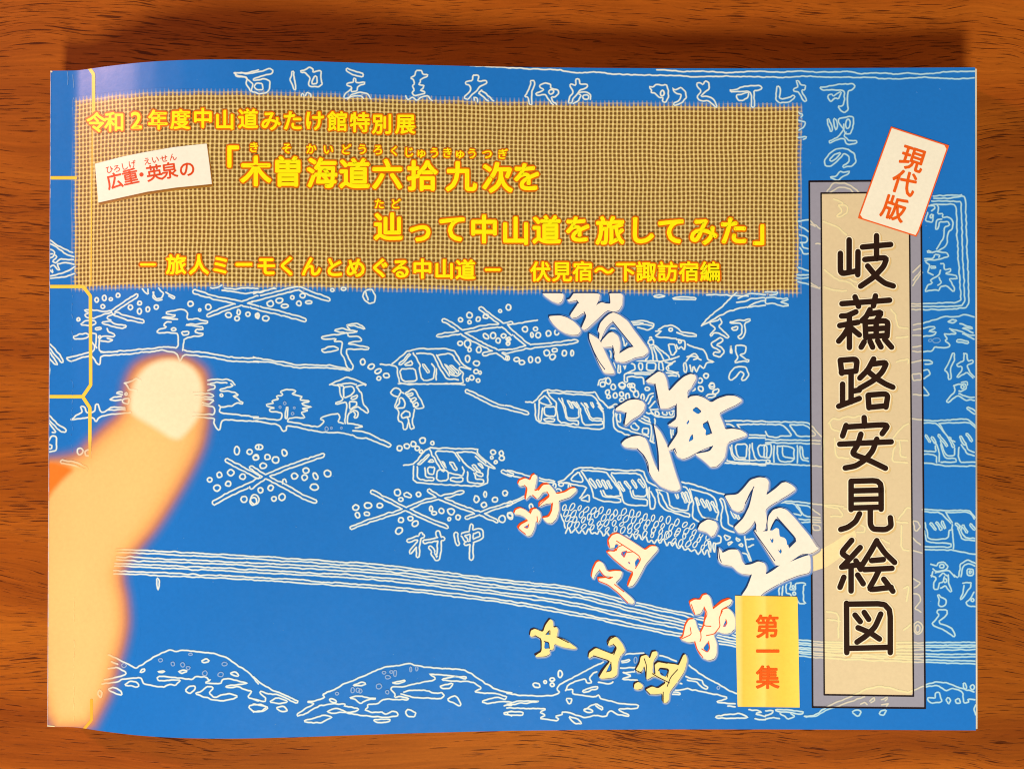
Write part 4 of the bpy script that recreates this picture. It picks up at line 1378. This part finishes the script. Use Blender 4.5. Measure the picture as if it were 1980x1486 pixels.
def slab(name, top_z, bot_z, grow, mat, colors=None, nx=120):
    """sheet or block following the curve of the booklet between two heights"""
    u = np.linspace(0, 1, nx + 1)
    V, F = [], []
    for v in (0.0, 1.0):
        for lev in (0, 1):
            x, y = pt(u, np.full_like(u, v))
            x = x + np.interp(u, [0, 1], [grow[0], grow[1]])
            y = y + (grow[2] if v == 0 else grow[3])
            z = top_z(x) if lev else bot_z(x)
            V.append(np.stack([x, y, z + 0 * x], -1))
    V = np.concatenate(V); n = nx + 1
    a = lambda k, i: k * n + i            # 0 front-bottom 1 front-top 2 back-bottom 3 back-top
    for i in range(nx):
        F += [(a(0, i), a(0, i + 1), a(1, i + 1), a(1, i)), (a(2, i + 1), a(2, i), a(3, i), a(3, i + 1)),
              (a(1, i), a(1, i + 1), a(3, i + 1), a(3, i)), (a(0, i + 1), a(0, i), a(2, i), a(2, i + 1))]
    F += [(a(0, 0), a(1, 0), a(3, 0), a(2, 0)), (a(0, nx), a(2, nx), a(3, nx), a(1, nx))]
    return mesh_obj(name, V, F, mat, booklet, colors=None if colors is None else np.tile(colors, (len(V), 1)))

THICK = 0.0054
bot = lambda x: np.maximum(0.00045, H(x) - COVER_T - THICK)
slab('page_block', lambda x: H(x) - COVER_T - 2e-5, bot, (0.00035, 0.00052, 0.0002, -0.0002), mat_pages())
slab('back_cover', lambda x: bot(x) - 2e-5, lambda x: bot(x) - 2e-5 - COVER_T, (0.0, 0.00045, 0.0, 0.0), M_PRINT, BLUE)
# spine strip closing the left side between the two covers
def spine():
    ys = np.linspace(0, 1, 13)
    V, F = [], []
    for v in ys:
        y = C_BL[1] + v * (C_TL[1] - C_BL[1])
        x = edge_x(y, True)
        V += [(x, y, H(x) - COVER_T - 1e-5), (x, y, bot(x)), (x + 0.00028, y, bot(x)), (x + 0.00028, y, H(x) - COVER_T - 1e-5)]
    for i in range(12):
        for k in range(4):
            F.append((4 * i + k, 4 * i + (k + 1) % 4, 4 * i + 4 + (k + 1) % 4, 4 * i + 4 + k))
    F += [(3, 2, 1, 0), (48, 49, 50, 51)]
    mesh_obj('spine', np.array(V), F, M_PRINT, booklet, colors=np.tile(BLUE, (len(V), 1)))
spine()

# ------------------------------------------------------------------ colour of the print at a place
def parse(s):
    return np.array([[float(a) for a in q.split(',')] for q in s.split()])
def sdist(pts, poly):
    """signed distance to a closed outline, positive inside"""
    p = np.asarray(pts, float); a = poly; b = np.roll(poly, -1, 0)
    best = np.full(len(p), 1e9); inside = np.zeros(len(p), bool)
    for (ax, ay), (bx, by) in zip(a, b):
        ex, ey = bx - ax, by - ay
        t = np.clip(((p[:, 0] - ax) * ex + (p[:, 1] - ay) * ey) / max(ex * ex + ey * ey, 1e-9), 0, 1)
        best = np.minimum(best, np.hypot(p[:, 0] - ax - t * ex, p[:, 1] - ay - t * ey))
        if ay != by:
            c = ((ay > p[:, 1]) != (by > p[:, 1])) & (p[:, 0] < (bx - ax) * (p[:, 1] - ay) / (by - ay) + ax)
            inside ^= c
    return np.where(inside, best, -best)

FING, NAILP, REDP = chaikin(parse(FINGER), True, 2, 0.25), chaikin(parse(NAIL), True, 2, 0.25), chaikin(parse(REDPATCH), True, 1)
F_STOPS = np.array([-20, -12, -4, 5, 14, 25, 40, 62], float)
F_COLS = np.array([BLUE, P(58, 114, 186), P(116, 112, 160), P(188, 126, 104), P(226, 160, 98), P(246, 182, 104), P(249, 192, 114), P(250, 196, 118)])
def finger_field(p):
    d = sdist(p, FING)
    c = np.stack([np.interp(d, F_STOPS, F_COLS[:, i]) for i in range(3)], -1)
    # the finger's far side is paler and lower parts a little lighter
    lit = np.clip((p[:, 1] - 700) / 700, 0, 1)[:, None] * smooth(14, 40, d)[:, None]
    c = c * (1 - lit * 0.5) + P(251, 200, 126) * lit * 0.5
    r = smooth(-9, 6, sdist(p, REDP))[:, None] * smooth(2, 14, d)[:, None]
    c = c * (1 - r) + P(236, 126, 40) * r
    n = smooth(-9, 8, sdist(p, NAILP))[:, None]
    c = c * (1 - n) + P(255, 230, 184) * n
    return c, smooth(-8, 16, d), d

SLIP_OUT = np.array([(1564.6, 351), (1780.5, 349), (1788.6, 1368), (1571, 1366)], float)
SLIP_IN = np.array([(1587.5, 373.7), (1758, 372), (1766, 1344.6), (1593.6, 1342)], float)
GREY, TAN = P(156, 153, 162), P(228, 205, 158)

def field(p):
    """colour of the card, and of a white line printed on it, at photo positions p"""
    p = np.asarray(p, float)
    base = np.tile(BLUE, (len(p), 1))
    t = smooth(1380, 1620, p[:, 0])[:, None]
    line = P(244, 246, 236) * (1 - t) + P(192, 222, 234) * t
    near = p[:, 0] < 440
    near &= p[:, 1] > 640
    if near.any():
        c, a, d = finger_field(p[near])
        base[near] = c
        line[near] = line[near] * (1 - 0.80 * a[:, None]) + (c * 0.6 + P(255, 222, 160) * 0.4) * 0.80 * a[:, None]
        k = smooth(20, 34, d)[:, None]
        line[near] = line[near] * (1 - k) + c * k
    so = p[:, 0] > 1550
    if so.any():
        q = p[so]
        o = sdist(q, SLIP_OUT) > 0
        i = sdist(q, SLIP_IN) > 0
        b = base[so]; l = line[so]
        b[o] = GREY; l[o] = P(226, 208, 182)
        b[i] = TAN; l[i] = P(254, 227, 166)
        base[so] = b; line[so] = l
    return base, line

def ribbon(ink, pts, dz, w1=1.15, w2=2.5, closed=False, wob=0.7, it=1, strength=1.0, step=3.0):
    """a printed white line: bright core melting into the card's own colour"""
    p = resample(chaikin(pts, closed, it), step, closed)
    m = len(p)
    if wob:
        w = rng.normal(0, 1, (m, 2))
        kk = np.array([0.25, 0.5, 0.25])
        w = np.stack([np.convolve(np.pad(w[:, i], 1, mode='wrap'), kk, 'valid') for i in (0, 1)], 1)
        p = p + w * wob
    n, t = normals(p, closed)
    base, line = field(p)
    line = base * (1 - strength) + line * strength
    glow = base * 0.42 + line * np.array([0.40, 0.58, 0.58])
    br = 1.0 + 0.18 * np.convolve(np.pad(rng.normal(0, 1, m), 2, mode='wrap'), np.ones(5) / 5, 'valid')
    offs = [(-w2, base, 0.0), (-w1, glow, 4.0), (-w1 * 0.55, line, 8.0), (w1 * 0.55, line, 8.0), (w1, glow, 4.0), (w2, base, 0.0)]
    V = np.stack([p + n * (o * (br[:, None] if abs(o) < w2 else 1.0)) for o, _, _ in offs], 1)
    # the outermost columns sit at exactly the card's colour where they lie
    fb0, _ = field(V[:, 0]); fb1, _ = field(V[:, 5])
    C = np.stack([fb0, glow, line, line, glow, fb1], 1)
    Z = np.tile(np.array([z for _, _, z in offs]), (m, 1))
    if not closed:
        # taper both ends back to the card
        for e, s in ((0, -1), (m - 1, 1)):
            q = p[e] + t[e] * s * (w2 * 0.8)
            bb, _ = field(q[None])
            row = np.stack([q + n[e] * o * 0.5 for o, _, _ in offs], 0)[None]
            cc = np.tile(bb[0], (1, 6, 1)); zz = np.zeros((1, 6))
            if s < 0:
                V = np.concatenate([row, V]); C = np.concatenate([cc, C]); Z = np.concatenate([zz, Z])
            else:
                V = np.concatenate([V, row]); C = np.concatenate([C, cc]); Z = np.concatenate([Z, zz])
        m += 2
    F = []
    for i in range(m - 1 + (1 if closed else 0)):
        j = (i + 1) % m
        F += [(6 * i + k, 6 * j + k, 6 * j + k + 1, 6 * i + k + 1) for k in range(5)]
    ink.add(V.reshape(-1, 2), Z.ravel() + dz + ink.jit(), C.reshape(-1, 3), F)

def ring(cx, cy, rx, ry, rot=0, n=12):
    a = np.linspace(0, 2 * math.pi, n, endpoint=False) + rng.uniform(0, 1)
    k = 1 + rng.normal(0, 0.06, n)
    x, y = rx * np.cos(a) * k, ry * np.sin(a) * k
    c, s = math.cos(R(rot)), math.sin(R(rot))
    return np.stack([cx + x * c - y * s, cy + x * s + y * c], 1)

# heights above the card, micrometres
Z_FINGER, Z_SLIP, Z_LINE, Z_BIND, Z_BRUSH, Z_CLOTH, Z_TAG, Z_HALO, Z_TEXT = 8, 16, 34, 52, 64, 46, 110, 118, 138

# ------------------------------------------------------------------ picture of a finger printed on the cover
def finger_picture():
    xs = np.arange(82, 442, 2.5); ys = np.arange(650, 1432, 2.5)
    X, Y = np.meshgrid(xs, ys)
    p = np.stack([X.ravel(), Y.ravel()], 1)
    c, a, d = finger_field(p)
    nx = len(xs)
    keep = (d > -23).reshape(X.shape)
    F = []
    for j in range(len(ys) - 1):
        for i in range(nx - 1):
            if keep[j, i] or keep[j + 1, i] or keep[j, i + 1] or keep[j + 1, i + 1]:
                F.append((j * nx + i, (j + 1) * nx + i, (j + 1) * nx + i + 1, j * nx + i + 1))
    used = sorted({k for f in F for k in f}); mp = {k: n for n, k in enumerate(used)}
    ink = Ink()
    ink.add(p[used], Z_FINGER, c[used], [tuple(mp[k] for k in f) for f in F])
    ink.build('printed_finger_picture', booklet)
finger_picture()

# ------------------------------------------------------------------ title slip, other labels
def quad_cut(ink, q, dz, col, it=0):
    fill(ink, resample(np.asarray(q, float), 12.0, True), dz, col, it=it)
def title_slip():
    ink = Ink()
    quad_cut(ink, SLIP_OUT, Z_SLIP, GREY)
    ink.k = 0
    quad_cut(ink, SLIP_IN, Z_SLIP + 4, TAN)
    # paler brush tail showing through the slip
    ink.k = 0
    fill(ink, np.array([(1566, 1066), (1590, 1060), (1615, 1046), (1637, 1031), (1652, 1023), (1656, 1036), (1646, 1056), (1630, 1073), (1600, 1095), (1566, 1106)]),
         Z_SLIP + 8, P(255, 226, 164))
    ink.k = 0
    DK = P(30, 18, 20)
    for q in (SLIP_OUT, SLIP_IN):
        for a, b in zip(q, np.roll(q, -1, 0)):
            stroke(ink, [a, b], 1.7 if q is SLIP_OUT else 1.5, Z_BIND, DK, it=0, step=8)
    o = ink.build('title_slip', booklet)
    o['label'] = 'tan vertical title slip in a grey frame with black rules'
    # the seven large characters
    ink = Ink()
    TO = {'b': (1480, 370), 'c': (1480, 740), 'd': (1480, 1111)}
    paths = []
    for s in TITLE:
        k, r = s.split(' ', 1)
        q = parse(r)
        paths.append(np.array(TO[k]) + q / TS)
    for q in paths:
        stroke(ink, q + np.array([2.4, 2.8]), 8.2, Z_BIND + 4, P(226, 192, 128), it=2)
    ink.k = 0
    for q in paths:
        stroke(ink, q, 7.6, Z_BIND + 12, P(255, 240, 200), it=2)
    ink.k = 0
    for q in paths:
        stroke(ink, q, 5.5, Z_BIND + 20, P(44, 24, 14), it=2)
    ink.build('lettering', o)
title_slip()

# ------------------------------------------------------------------ the white line drawing
def line_drawing():
    ink = Ink()
    bars = []
    for (ox, oy), txt in LINES.items():
        for row in txt.strip().splitlines():
            if row[0] == 'b':
                _, hw, r = row.split(' ', 2)
                if float(hw) >= 11:
                    bars.append((float(hw) / TS, np.array([ox, oy]) + resample(parse(r), 5.0) / TS))
    for (ox, oy), txt in LINES.items():
        T = lambda q: np.array([ox, oy]) + np.asarray(q, float) / TS
        for row in txt.strip().splitlines():
            k, r = row.split(' ', 1)
            if k == 'b' and float(r.split(' ', 1)[0]) >= 11:
                # bars that cross read as one outline: leave out what lies inside another bar
                hw, r = r.split(' ', 1)
                me = T(resample(parse(r), 5.0))
                q = T(resample(chaikin(outline(parse(r), float(hw)), True, 1), 6.0, True))
                hid = np.zeros(len(q), bool)
                for h2, p2 in bars:
                    if p2.shape == me.shape and np.allclose(p2, me):
                        continue
                    dd = np.sqrt(((q[:, None] - p2[None]) ** 2).sum(-1)).min(1)
                    hid |= dd < h2 - 0.3
                if not hid.any():
                    ribbon(ink, q, Z_LINE, closed=True, it=0)
                    continue
                st = int(np.argmax(hid))
                q, hid = np.roll(q, -st, 0), np.roll(hid, -st)
                run = []
                for a, h in list(zip(q, hid)) + [(q[0], True)]:
                    if h:
                        if len(run) > 2:
                            ribbon(ink, np.array(run), Z_LINE, it=0)
                        run = []
                    else:
                        run.append(a)
                continue
            if k in 'lo':
                ribbon(ink, T(parse(r)), Z_LINE, closed=(k == 'o'))
            elif k == 'b':
                hw, r = r.split(' ', 1)
                ribbon(ink, T(outline(parse(r), float(hw))), Z_LINE, closed=True, it=1)
            else:
                for e in r.split():
                    v = [float(a) for a in e.split(',')]
                    q = T(ring(*v))
                    if k == 'd':
                        ribbon(ink, q, Z_LINE, w1=1.25, closed=True, wob=0.3, step=2.0)
                    else:
                        ribbon(ink, q, Z_LINE, w1=0.8, w2=1.8, closed=True, wob=0.4, strength=0.33, step=2.0)
    for s in RIVER:
        q = parse(s)
        for sgn in (-1, 1):
            p = resample(chaikin(q, False, 2, 0.25), 14.0)
            n, t = normals(p, False)
            p = p + n * (2.7 * sgn + rng.normal(0, 0.55, len(p)))[:, None]
            # the line breaks here and there
            i = 0
            while i < len(p) - 2:
                ln = int(rng.integers(9, 30))
                ribbon(ink, p[i:i + ln + 1], Z_LINE, wob=0.5)
                i += ln
    # stone footing under the row of houses: slanting rings, then a ragged lower edge
    org = np.array([980.0, 740.0])
    top = lambda x: 948 + (x - 430) * 0.10 + max(0.0, x - 1000) * 0.13
    for r in range(4):
        x = 440 + r * 14
        while x < 1555:
            s = rng.uniform(0.75, 1.15)
            y = top(x) + r * 45 + rng.normal(0, 7)
            if r < 3 or x > 470:
                ribbon(ink, org + ring(x, y, 14 * s, 28 * s, 28 + rng.normal(0, 8)) / TS, Z_LINE, w1=0.8, w2=1.8, closed=True, wob=0.3, step=2.5)
            x += rng.uniform(50, 66)
    z = []
    x = 450; up = False
    while x < 1560:
        z.append((x, top(x) + (150 if up else 195) + rng.normal(0, 8)))
        up = not up
        x += rng.uniform(18, 30)
    ribbon(ink, org + np.array(z) / TS, Z_LINE)
    ribbon(ink, org + np.array([(405, 990), (430, 1050), (450, 1110)]) / TS, Z_LINE)
    o = ink.build('line_drawing', booklet)
    o['label'] = 'white outlined drawing of village houses, pines, hills and a river'
line_drawing()

# ------------------------------------------------------------------ binding thread printed in yellow
def binding():
    Y = P(252, 208, 72)
    for pts in ([(170.5, 128), (181, 144), (181, 214)], [(90, 344), (146, 344)], [(90, 554), (161, 554), (175, 572), (175.5, 744), (160.5, 766)],
                [(90, 766.5), (160, 766.5), (174, 788), (174, 850)]):
        ink = Ink()
        stroke(ink, pts, 3.3, Z_BIND, Y, it=0, step=3)
        if pts[-1] == (174, 850):
            # runs on under the finger and fades there
            q = resample([(174, 848), (174, 886)], 2.0)
            n = len(q)
            V, C = [], []
            for k, a in enumerate(q):
                t = k / (n - 1)
                c = finger_field(np.array([a]))[0][0]
                V += [a - [3.2 - t, 0], a + [3.2 - t, 0]]
                C += [Y * (1 - t) + c * t] * 2
            ink.add(np.array(V), Z_BIND + 2.0, np.array(C), [(2 * k, 2 * k + 2, 2 * k + 3, 2 * k + 1) for k in range(n - 1)])
        ink.build('printed_binding_thread', booklet)
    ink = Ink()
    stroke(ink, [(177, 1353), (177, 1391), (163, 1408)], 2.8, Z_BIND, P(246, 178, 58), it=0, step=3)
    ink.build('printed_binding_thread', booklet)
    ink = Ink()
    stroke(ink, [(179, 200), (178, 330), (176, 552)], 1.1, Z_CLOTH + 4, P(246, 196, 62), it=0, step=3)
    ink.build('printed_binding_thread', booklet)
    # scuffs where the cover folds at the spine, and white specks of wear
    ink = Ink()
    W = P(120, 160, 205)
    for pts in ([(130, 138), (132, 150), (131, 164)], [(141, 145), (143, 170)], [(142, 189), (144, 194)], [(140, 208), (140, 214)]):
        stroke(ink, pts, 0.55, Z_BIND, W, it=1, step=2)
    for _ in range(46):
        x = 139.5 + rng.normal(0, 1.0); y = rng.uniform(560, 870)
        stroke(ink, [(x, y), (x + rng.normal(0, .6), y + rng.uniform(1, 7))], 0.4, Z_BIND, P(78, 140, 205), it=0, step=2)
    for _ in range(26):
        x = 143 + rng.normal(0, .6); y = rng.uniform(1150, 1400)
        stroke(ink, [(x, y), (x, y + rng.uniform(2, 12))], 0.4, Z_BIND, P(255, 216, 140), it=0, step=2)
    for _ in range(160):
        x, y = rng.uniform(260, 1870), rng.uniform(140, 1400)
        b, _l = field(np.array([[x, y]]))
        if np.allclose(b[0], BLUE):
            a = rng.uniform(0, 6.28); L = rng.uniform(0.4, 2.6)
            stroke(ink, [(x, y), (x + L * math.cos(a), y + L * math.sin(a))], rng.uniform(0.3, 0.6), Z_LINE - 10, P(88, 152, 214), it=0, step=2)
    # bare card showing at the rubbed left and bottom edges
    for y in np.arange(140, 1400, 9.0):
        x = 97.5 + (91.5 - 97.5) * (y - 137) / 1267 + 0.7
        t = rng.uniform(0.3, 0.9)
        c, _l = field(np.array([[x, y]]))
        stroke(ink, [(x, y), (x, y + 9.5)], rng.uniform(0.5, 0.9), Z_BIND, c[0] * (1 - t) + P(214, 206, 220) * t, it=0, step=5)
    stroke(ink, [(97, 138), (100, 139)], 1.6, Z_BIND + 3, P(240, 225, 190), it=0)
    stroke(ink, [(92, 1402), (105, 1403)], 1.0, Z_BIND + 3, P(250, 228, 170), it=0)
    o = ink.build('scuff_marks', booklet)
    o['kind'] = 'stuff'
binding()

# ------------------------------------------------------------------ brush lettering
def tr(o, s):
    return np.array([o[0], o[1]]) + parse(s) / o[2]
def brush(name, polys, holes, col, shade, glow, sh, gl=4.0, label=None, inner=()):
    ink = Ink()
    P_ = [tr(o, s) for o, s in polys]
    for q in P_:
        # soft pale rim printed round the characters, towards the lower right
        p = resample(chaikin(q + np.array([1.2, 1.8]), True, 2), 3.0, True)
        n, t = normals(p, True)
        area2 = np.sum(p[:, 0] * np.roll(p[:, 1], -1) - np.roll(p[:, 0], -1) * p[:, 1])
        sg = -1.0 if area2 > 0 else 1.0
        base, _ = field(p)
        V = np.stack([p - n * sg * 1.0, p + n * sg * 0.4, p + n * sg * 1.6, p + n * sg * gl], 1)
        C = np.stack([np.tile(glow, (len(p), 1)), base * 0.45 + glow * 0.55, base * 0.75 + glow * 0.25, field(V[:, 3])[0]], 1)
        Z = np.tile(np.array([6.0, 5.0, 3.0, 0.0]), (len(p), 1))
        m = len(p)
        F = [(4 * i + k, 4 * ((i + 1) % m) + k, 4 * ((i + 1) % m) + k + 1, 4 * i + k + 1) for i in range(m) for k in range(3)]
        ink.add(V.reshape(-1, 2), Z.ravel() + Z_BRUSH + ink.jit(), C.reshape(-1, 3), F)
    ink.k = 0
    for q in P_:
        fill(ink, q + np.array(sh), Z_BRUSH + 10, shade)
    ink.k = 0
    for q in P_:
        fill(ink, q, Z_BRUSH + 16, col)
    ink.k = 0
    for o, s in holes:
        q = tr(o, s)
        fill(ink, q, Z_BRUSH + 21, shade, it=1)
    ink.k = 0
    for o, s in holes:
        q = tr(o, s)
        c = q.mean(0)
        fill(ink, c + (q - c) * 0.86 + np.array([-0.6, 0.6]), Z_BRUSH + 24, BLUE, it=1)
    ink.k = 0
    for o, s in inner:
        stroke(ink, tr(o, s), 0.85, Z_BRUSH + 29, shade, it=1, step=2.0)
    o = ink.build(name, booklet)
    if label:
        o['label'] = label
NAVY = P(26, 58, 104)
brush('brush_lettering', BRUSH_BIG, BRUSH_BIG_HOLES, P(255, 240, 216), NAVY, P(222, 214, 206), (-2.4, -2.4), 4.5, 'large cream brush characters running down the drawing', INNER_NAVY)
brush('brush_lettering', BRUSH_RED, RED_HOLES, P(255, 243, 200), P(236, 84, 26), P(214, 206, 196), (-2.4, -2.4), 3.2, 'small cream brush characters with red edges', INNER_RED)
brush('brush_lettering', BRUSH_YELLOW, YELLOW_HOLES, P(252, 230, 146), P(48, 26, 34), P(196, 194, 182), (-2.3, -2.3), 3.2, 'small yellow brush characters with dark edges', INNER_DARK)

# ------------------------------------------------------------------ woven cloth picture behind the headline
def cloth():
    w = drape(np.array([147., 1546., 1541., 143.5]), np.array([195.5, 206.5, 566., 557.]))[:, :2]
    pad = 0.0016
    x0, x1 = w[:, 0].min() - pad, w[:, 0].max() + pad
    y0, y1 = w[:, 1].min() - pad, w[:, 1].max() + pad
    xs = np.arange(x0, x1, 0.00045); ys = np.arange(y0, y1, 0.00045)
    X, Y = np.meshgrid(xs, ys)
    p = np.stack([X.ravel(), Y.ravel()], 1)
    d = sdist(p, w)
    wob = 0.00012 * np.sin(p[:, 0] * 900) + 0.0001 * np.sin(p[:, 0] * 2100 + p[:, 1] * 1700)
    e = smooth(-0.0013, 0.0011, d + wob)
    z = Z_SLIP + 6 + smooth(0.30, 0.95, e) * (Z_CLOTH - Z_SLIP - 6)
    V = np.stack([p[:, 0], p[:, 1], H(p[:, 0]) + z * UM], 1)
    nx = len(xs)
    ok = (d > -0.0013).reshape(X.shape)
    F = [(j * nx + i, j * nx + i + 1, (j + 1) * nx + i + 1, (j + 1) * nx + i) for j in range(len(ys) - 1) for i in range(nx - 1)
         if ok[j, i] and ok[j + 1, i] and ok[j, i + 1] and ok[j + 1, i + 1]]
    used = sorted({k for f in F for k in f}); mp = {k: n for n, k in enumerate(used)}
    o = mesh_obj('woven_cloth_panel', V[used], [tuple(mp[k] for k in f) for f in F], mat_weave(), booklet, extra={'edge': e[used]}, smooth_shade=True)
    o['label'] = 'golden woven cloth panel carrying the yellow headline'
    return o
cloth_o = cloth()

def row(s):
    for e in s.split():
        x, y = e[1:].split(',')
        yield e[0], float(x), float(y)

def headline(parent):
    ink = Ink()
    YEL, HAL, HAL2 = P(255, 242, 10), P(232, 104, 6), P(204, 116, 18)
    spec = {'a': (40, 1.1), 'b': (21, 0.5), 'c': (61, 1.8), 'd': (21, 0.5), 'e': (57, 1.8), 'f': (40, 1.2), 'g': (40, 1.0)}
    layers = [(3.6, Z_HALO, HAL2), (2.1, Z_HALO + 8, HAL), (0.0, Z_TEXT, YEL)]
    for g, dz, col in layers:
        ink.k = 0
        for k, s in TEXT.items():
            em, bold = spec[k]
            for ch, x, y in row(s):
                em2 = em * (1.12 if ch == '2' else 1.0)
                if ch in 'をっミー' and k != 'b':
                    em2 *= 0.95
                put_char(ink, ch, x, y, em2, bold + g * (0.75 if k in 'bd' else 1.0), dz, col, core=(g == 0 or k in 'bd'))
        for x in (286.6, 953):
            y = 511.4 if x < 500 else 521.5
            stroke(ink, [(x - 13, y), (x + 13, y)], 2.4 + g, dz, col, it=0)
    ink.build('lettering', parent)
headline(cloth_o)

def labels():
    # small white strip with the two artists' names
    ink = Ink()
    q = np.array([(184, 317), (205, 311.5), (240, 302.5), (278, 295), (335, 285), (400, 278), (405, 316), (410, 356), (340, 363), (285, 371), (235, 382), (190.6, 392), (187, 352)])
    fill(ink, q + np.array([3.0, 5.0]), Z_TAG - 8, P(176, 122, 44), it=0)
    fill(ink, q + np.array([1.8, 3.0]), Z_TAG - 4, P(146, 96, 30), it=0)
    ink.k = 0
    fill(ink, q, Z_TAG, P(248, 246, 216), it=0)
    o = ink.build('name_strip', booklet)
    o['label'] = 'small white tilted strip with red lettering'
    ink = Ink()
    RED = P(222, 74, 20)
    for (ch, x, y), r in zip(row('ひ212,328 ろ226.5,326 し241,322 げ256,317.7 え285,312 い300.5,309 せ317.7,307 ん334.6,304'), (14, 13, 13, 12, 11, 11, 10, 10)):
        put_char(ink, ch, x, y, 15.5, 0.15, Z_TEXT, RED, r)
    for (ch, x, y), r in zip(row('広222,350 重252.5,342 ・274,338 英299,334.6 泉328,330 の362,327'), (13, 12, 11, 9, 8, 7)):
        put_char(ink, ch, x, y, 33, 0.65, Z_TEXT, RED, r)
    ink.build('lettering', o)
    # tilted tag over the title slip
    ink = Ink()
    t = np.array([(1722.4, 245), (1834.8, 281.6), (1773, 458.4), (1658, 421.8)])
    OR = P(244, 100, 34)
    quad_cut(ink, t, Z_TAG, OR)
    ink.k = 0
    c = t.mean(0)
    u = (t[1] - t[0]) / np.linalg.norm(t[1] - t[0]); v = (t[3] - t[0]) / np.linalg.norm(t[3] - t[0])
    ins = 2.6
    t2 = np.array([t[0] + u * ins + v * ins, t[1] - u * ins + v * ins, t[2] - u * ins - v * ins, t[3] + u * ins - v * ins])
    quad_cut(ink, t2, Z_TAG + 4, P(249, 247, 212))
    o = ink.build('edition_tag', booklet)
    o['label'] = 'white tilted tag with an orange border'
    ink = Ink()
    for ch, x, y in row('現1764,307 代1747.7,353.5 版1728.7,403'):
        put_char(ink, ch, x, y, 49, 1.1, Z_TEXT, P(240, 98, 22), -18)
    ink.build('lettering', o)
    # gold volume label
    ink = Ink()
    q = np.array([(1421, 1150.5), (1542, 1152.5), (1546, 1366.5), (1425.7, 1365)])
    def gold(v):
        t = np.clip((v[:, 0] - 1421) / 124, 0, 1)
        s = [0, .09, .12, .30, .46, .50, .75, 1]
        cs = np.array([P(255, 222, 130), P(255, 218, 118), P(252, 205, 78), P(254, 214, 88), P(255, 224, 110), P(252, 206, 84), P(254, 210, 78), P(255, 222, 92)])
        return np.stack([np.interp(t, s, cs[:, i]) for i in range(3)], -1)
    fill(ink, resample(q, 6.0, True), Z_TAG, gold, cut=3.0, it=0)
    o = ink.build('volume_label', booklet)
    o['label'] = 'gold rectangular label with orange lettering'
    ink = Ink()
    for ch, x, y in row('第1483,1210 一1484,1258 集1484,1308'):
        put_char(ink, ch, x, y, 47, 1.2, Z_TEXT, P(242, 96, 20))
    ink.build('lettering', o)
labels()
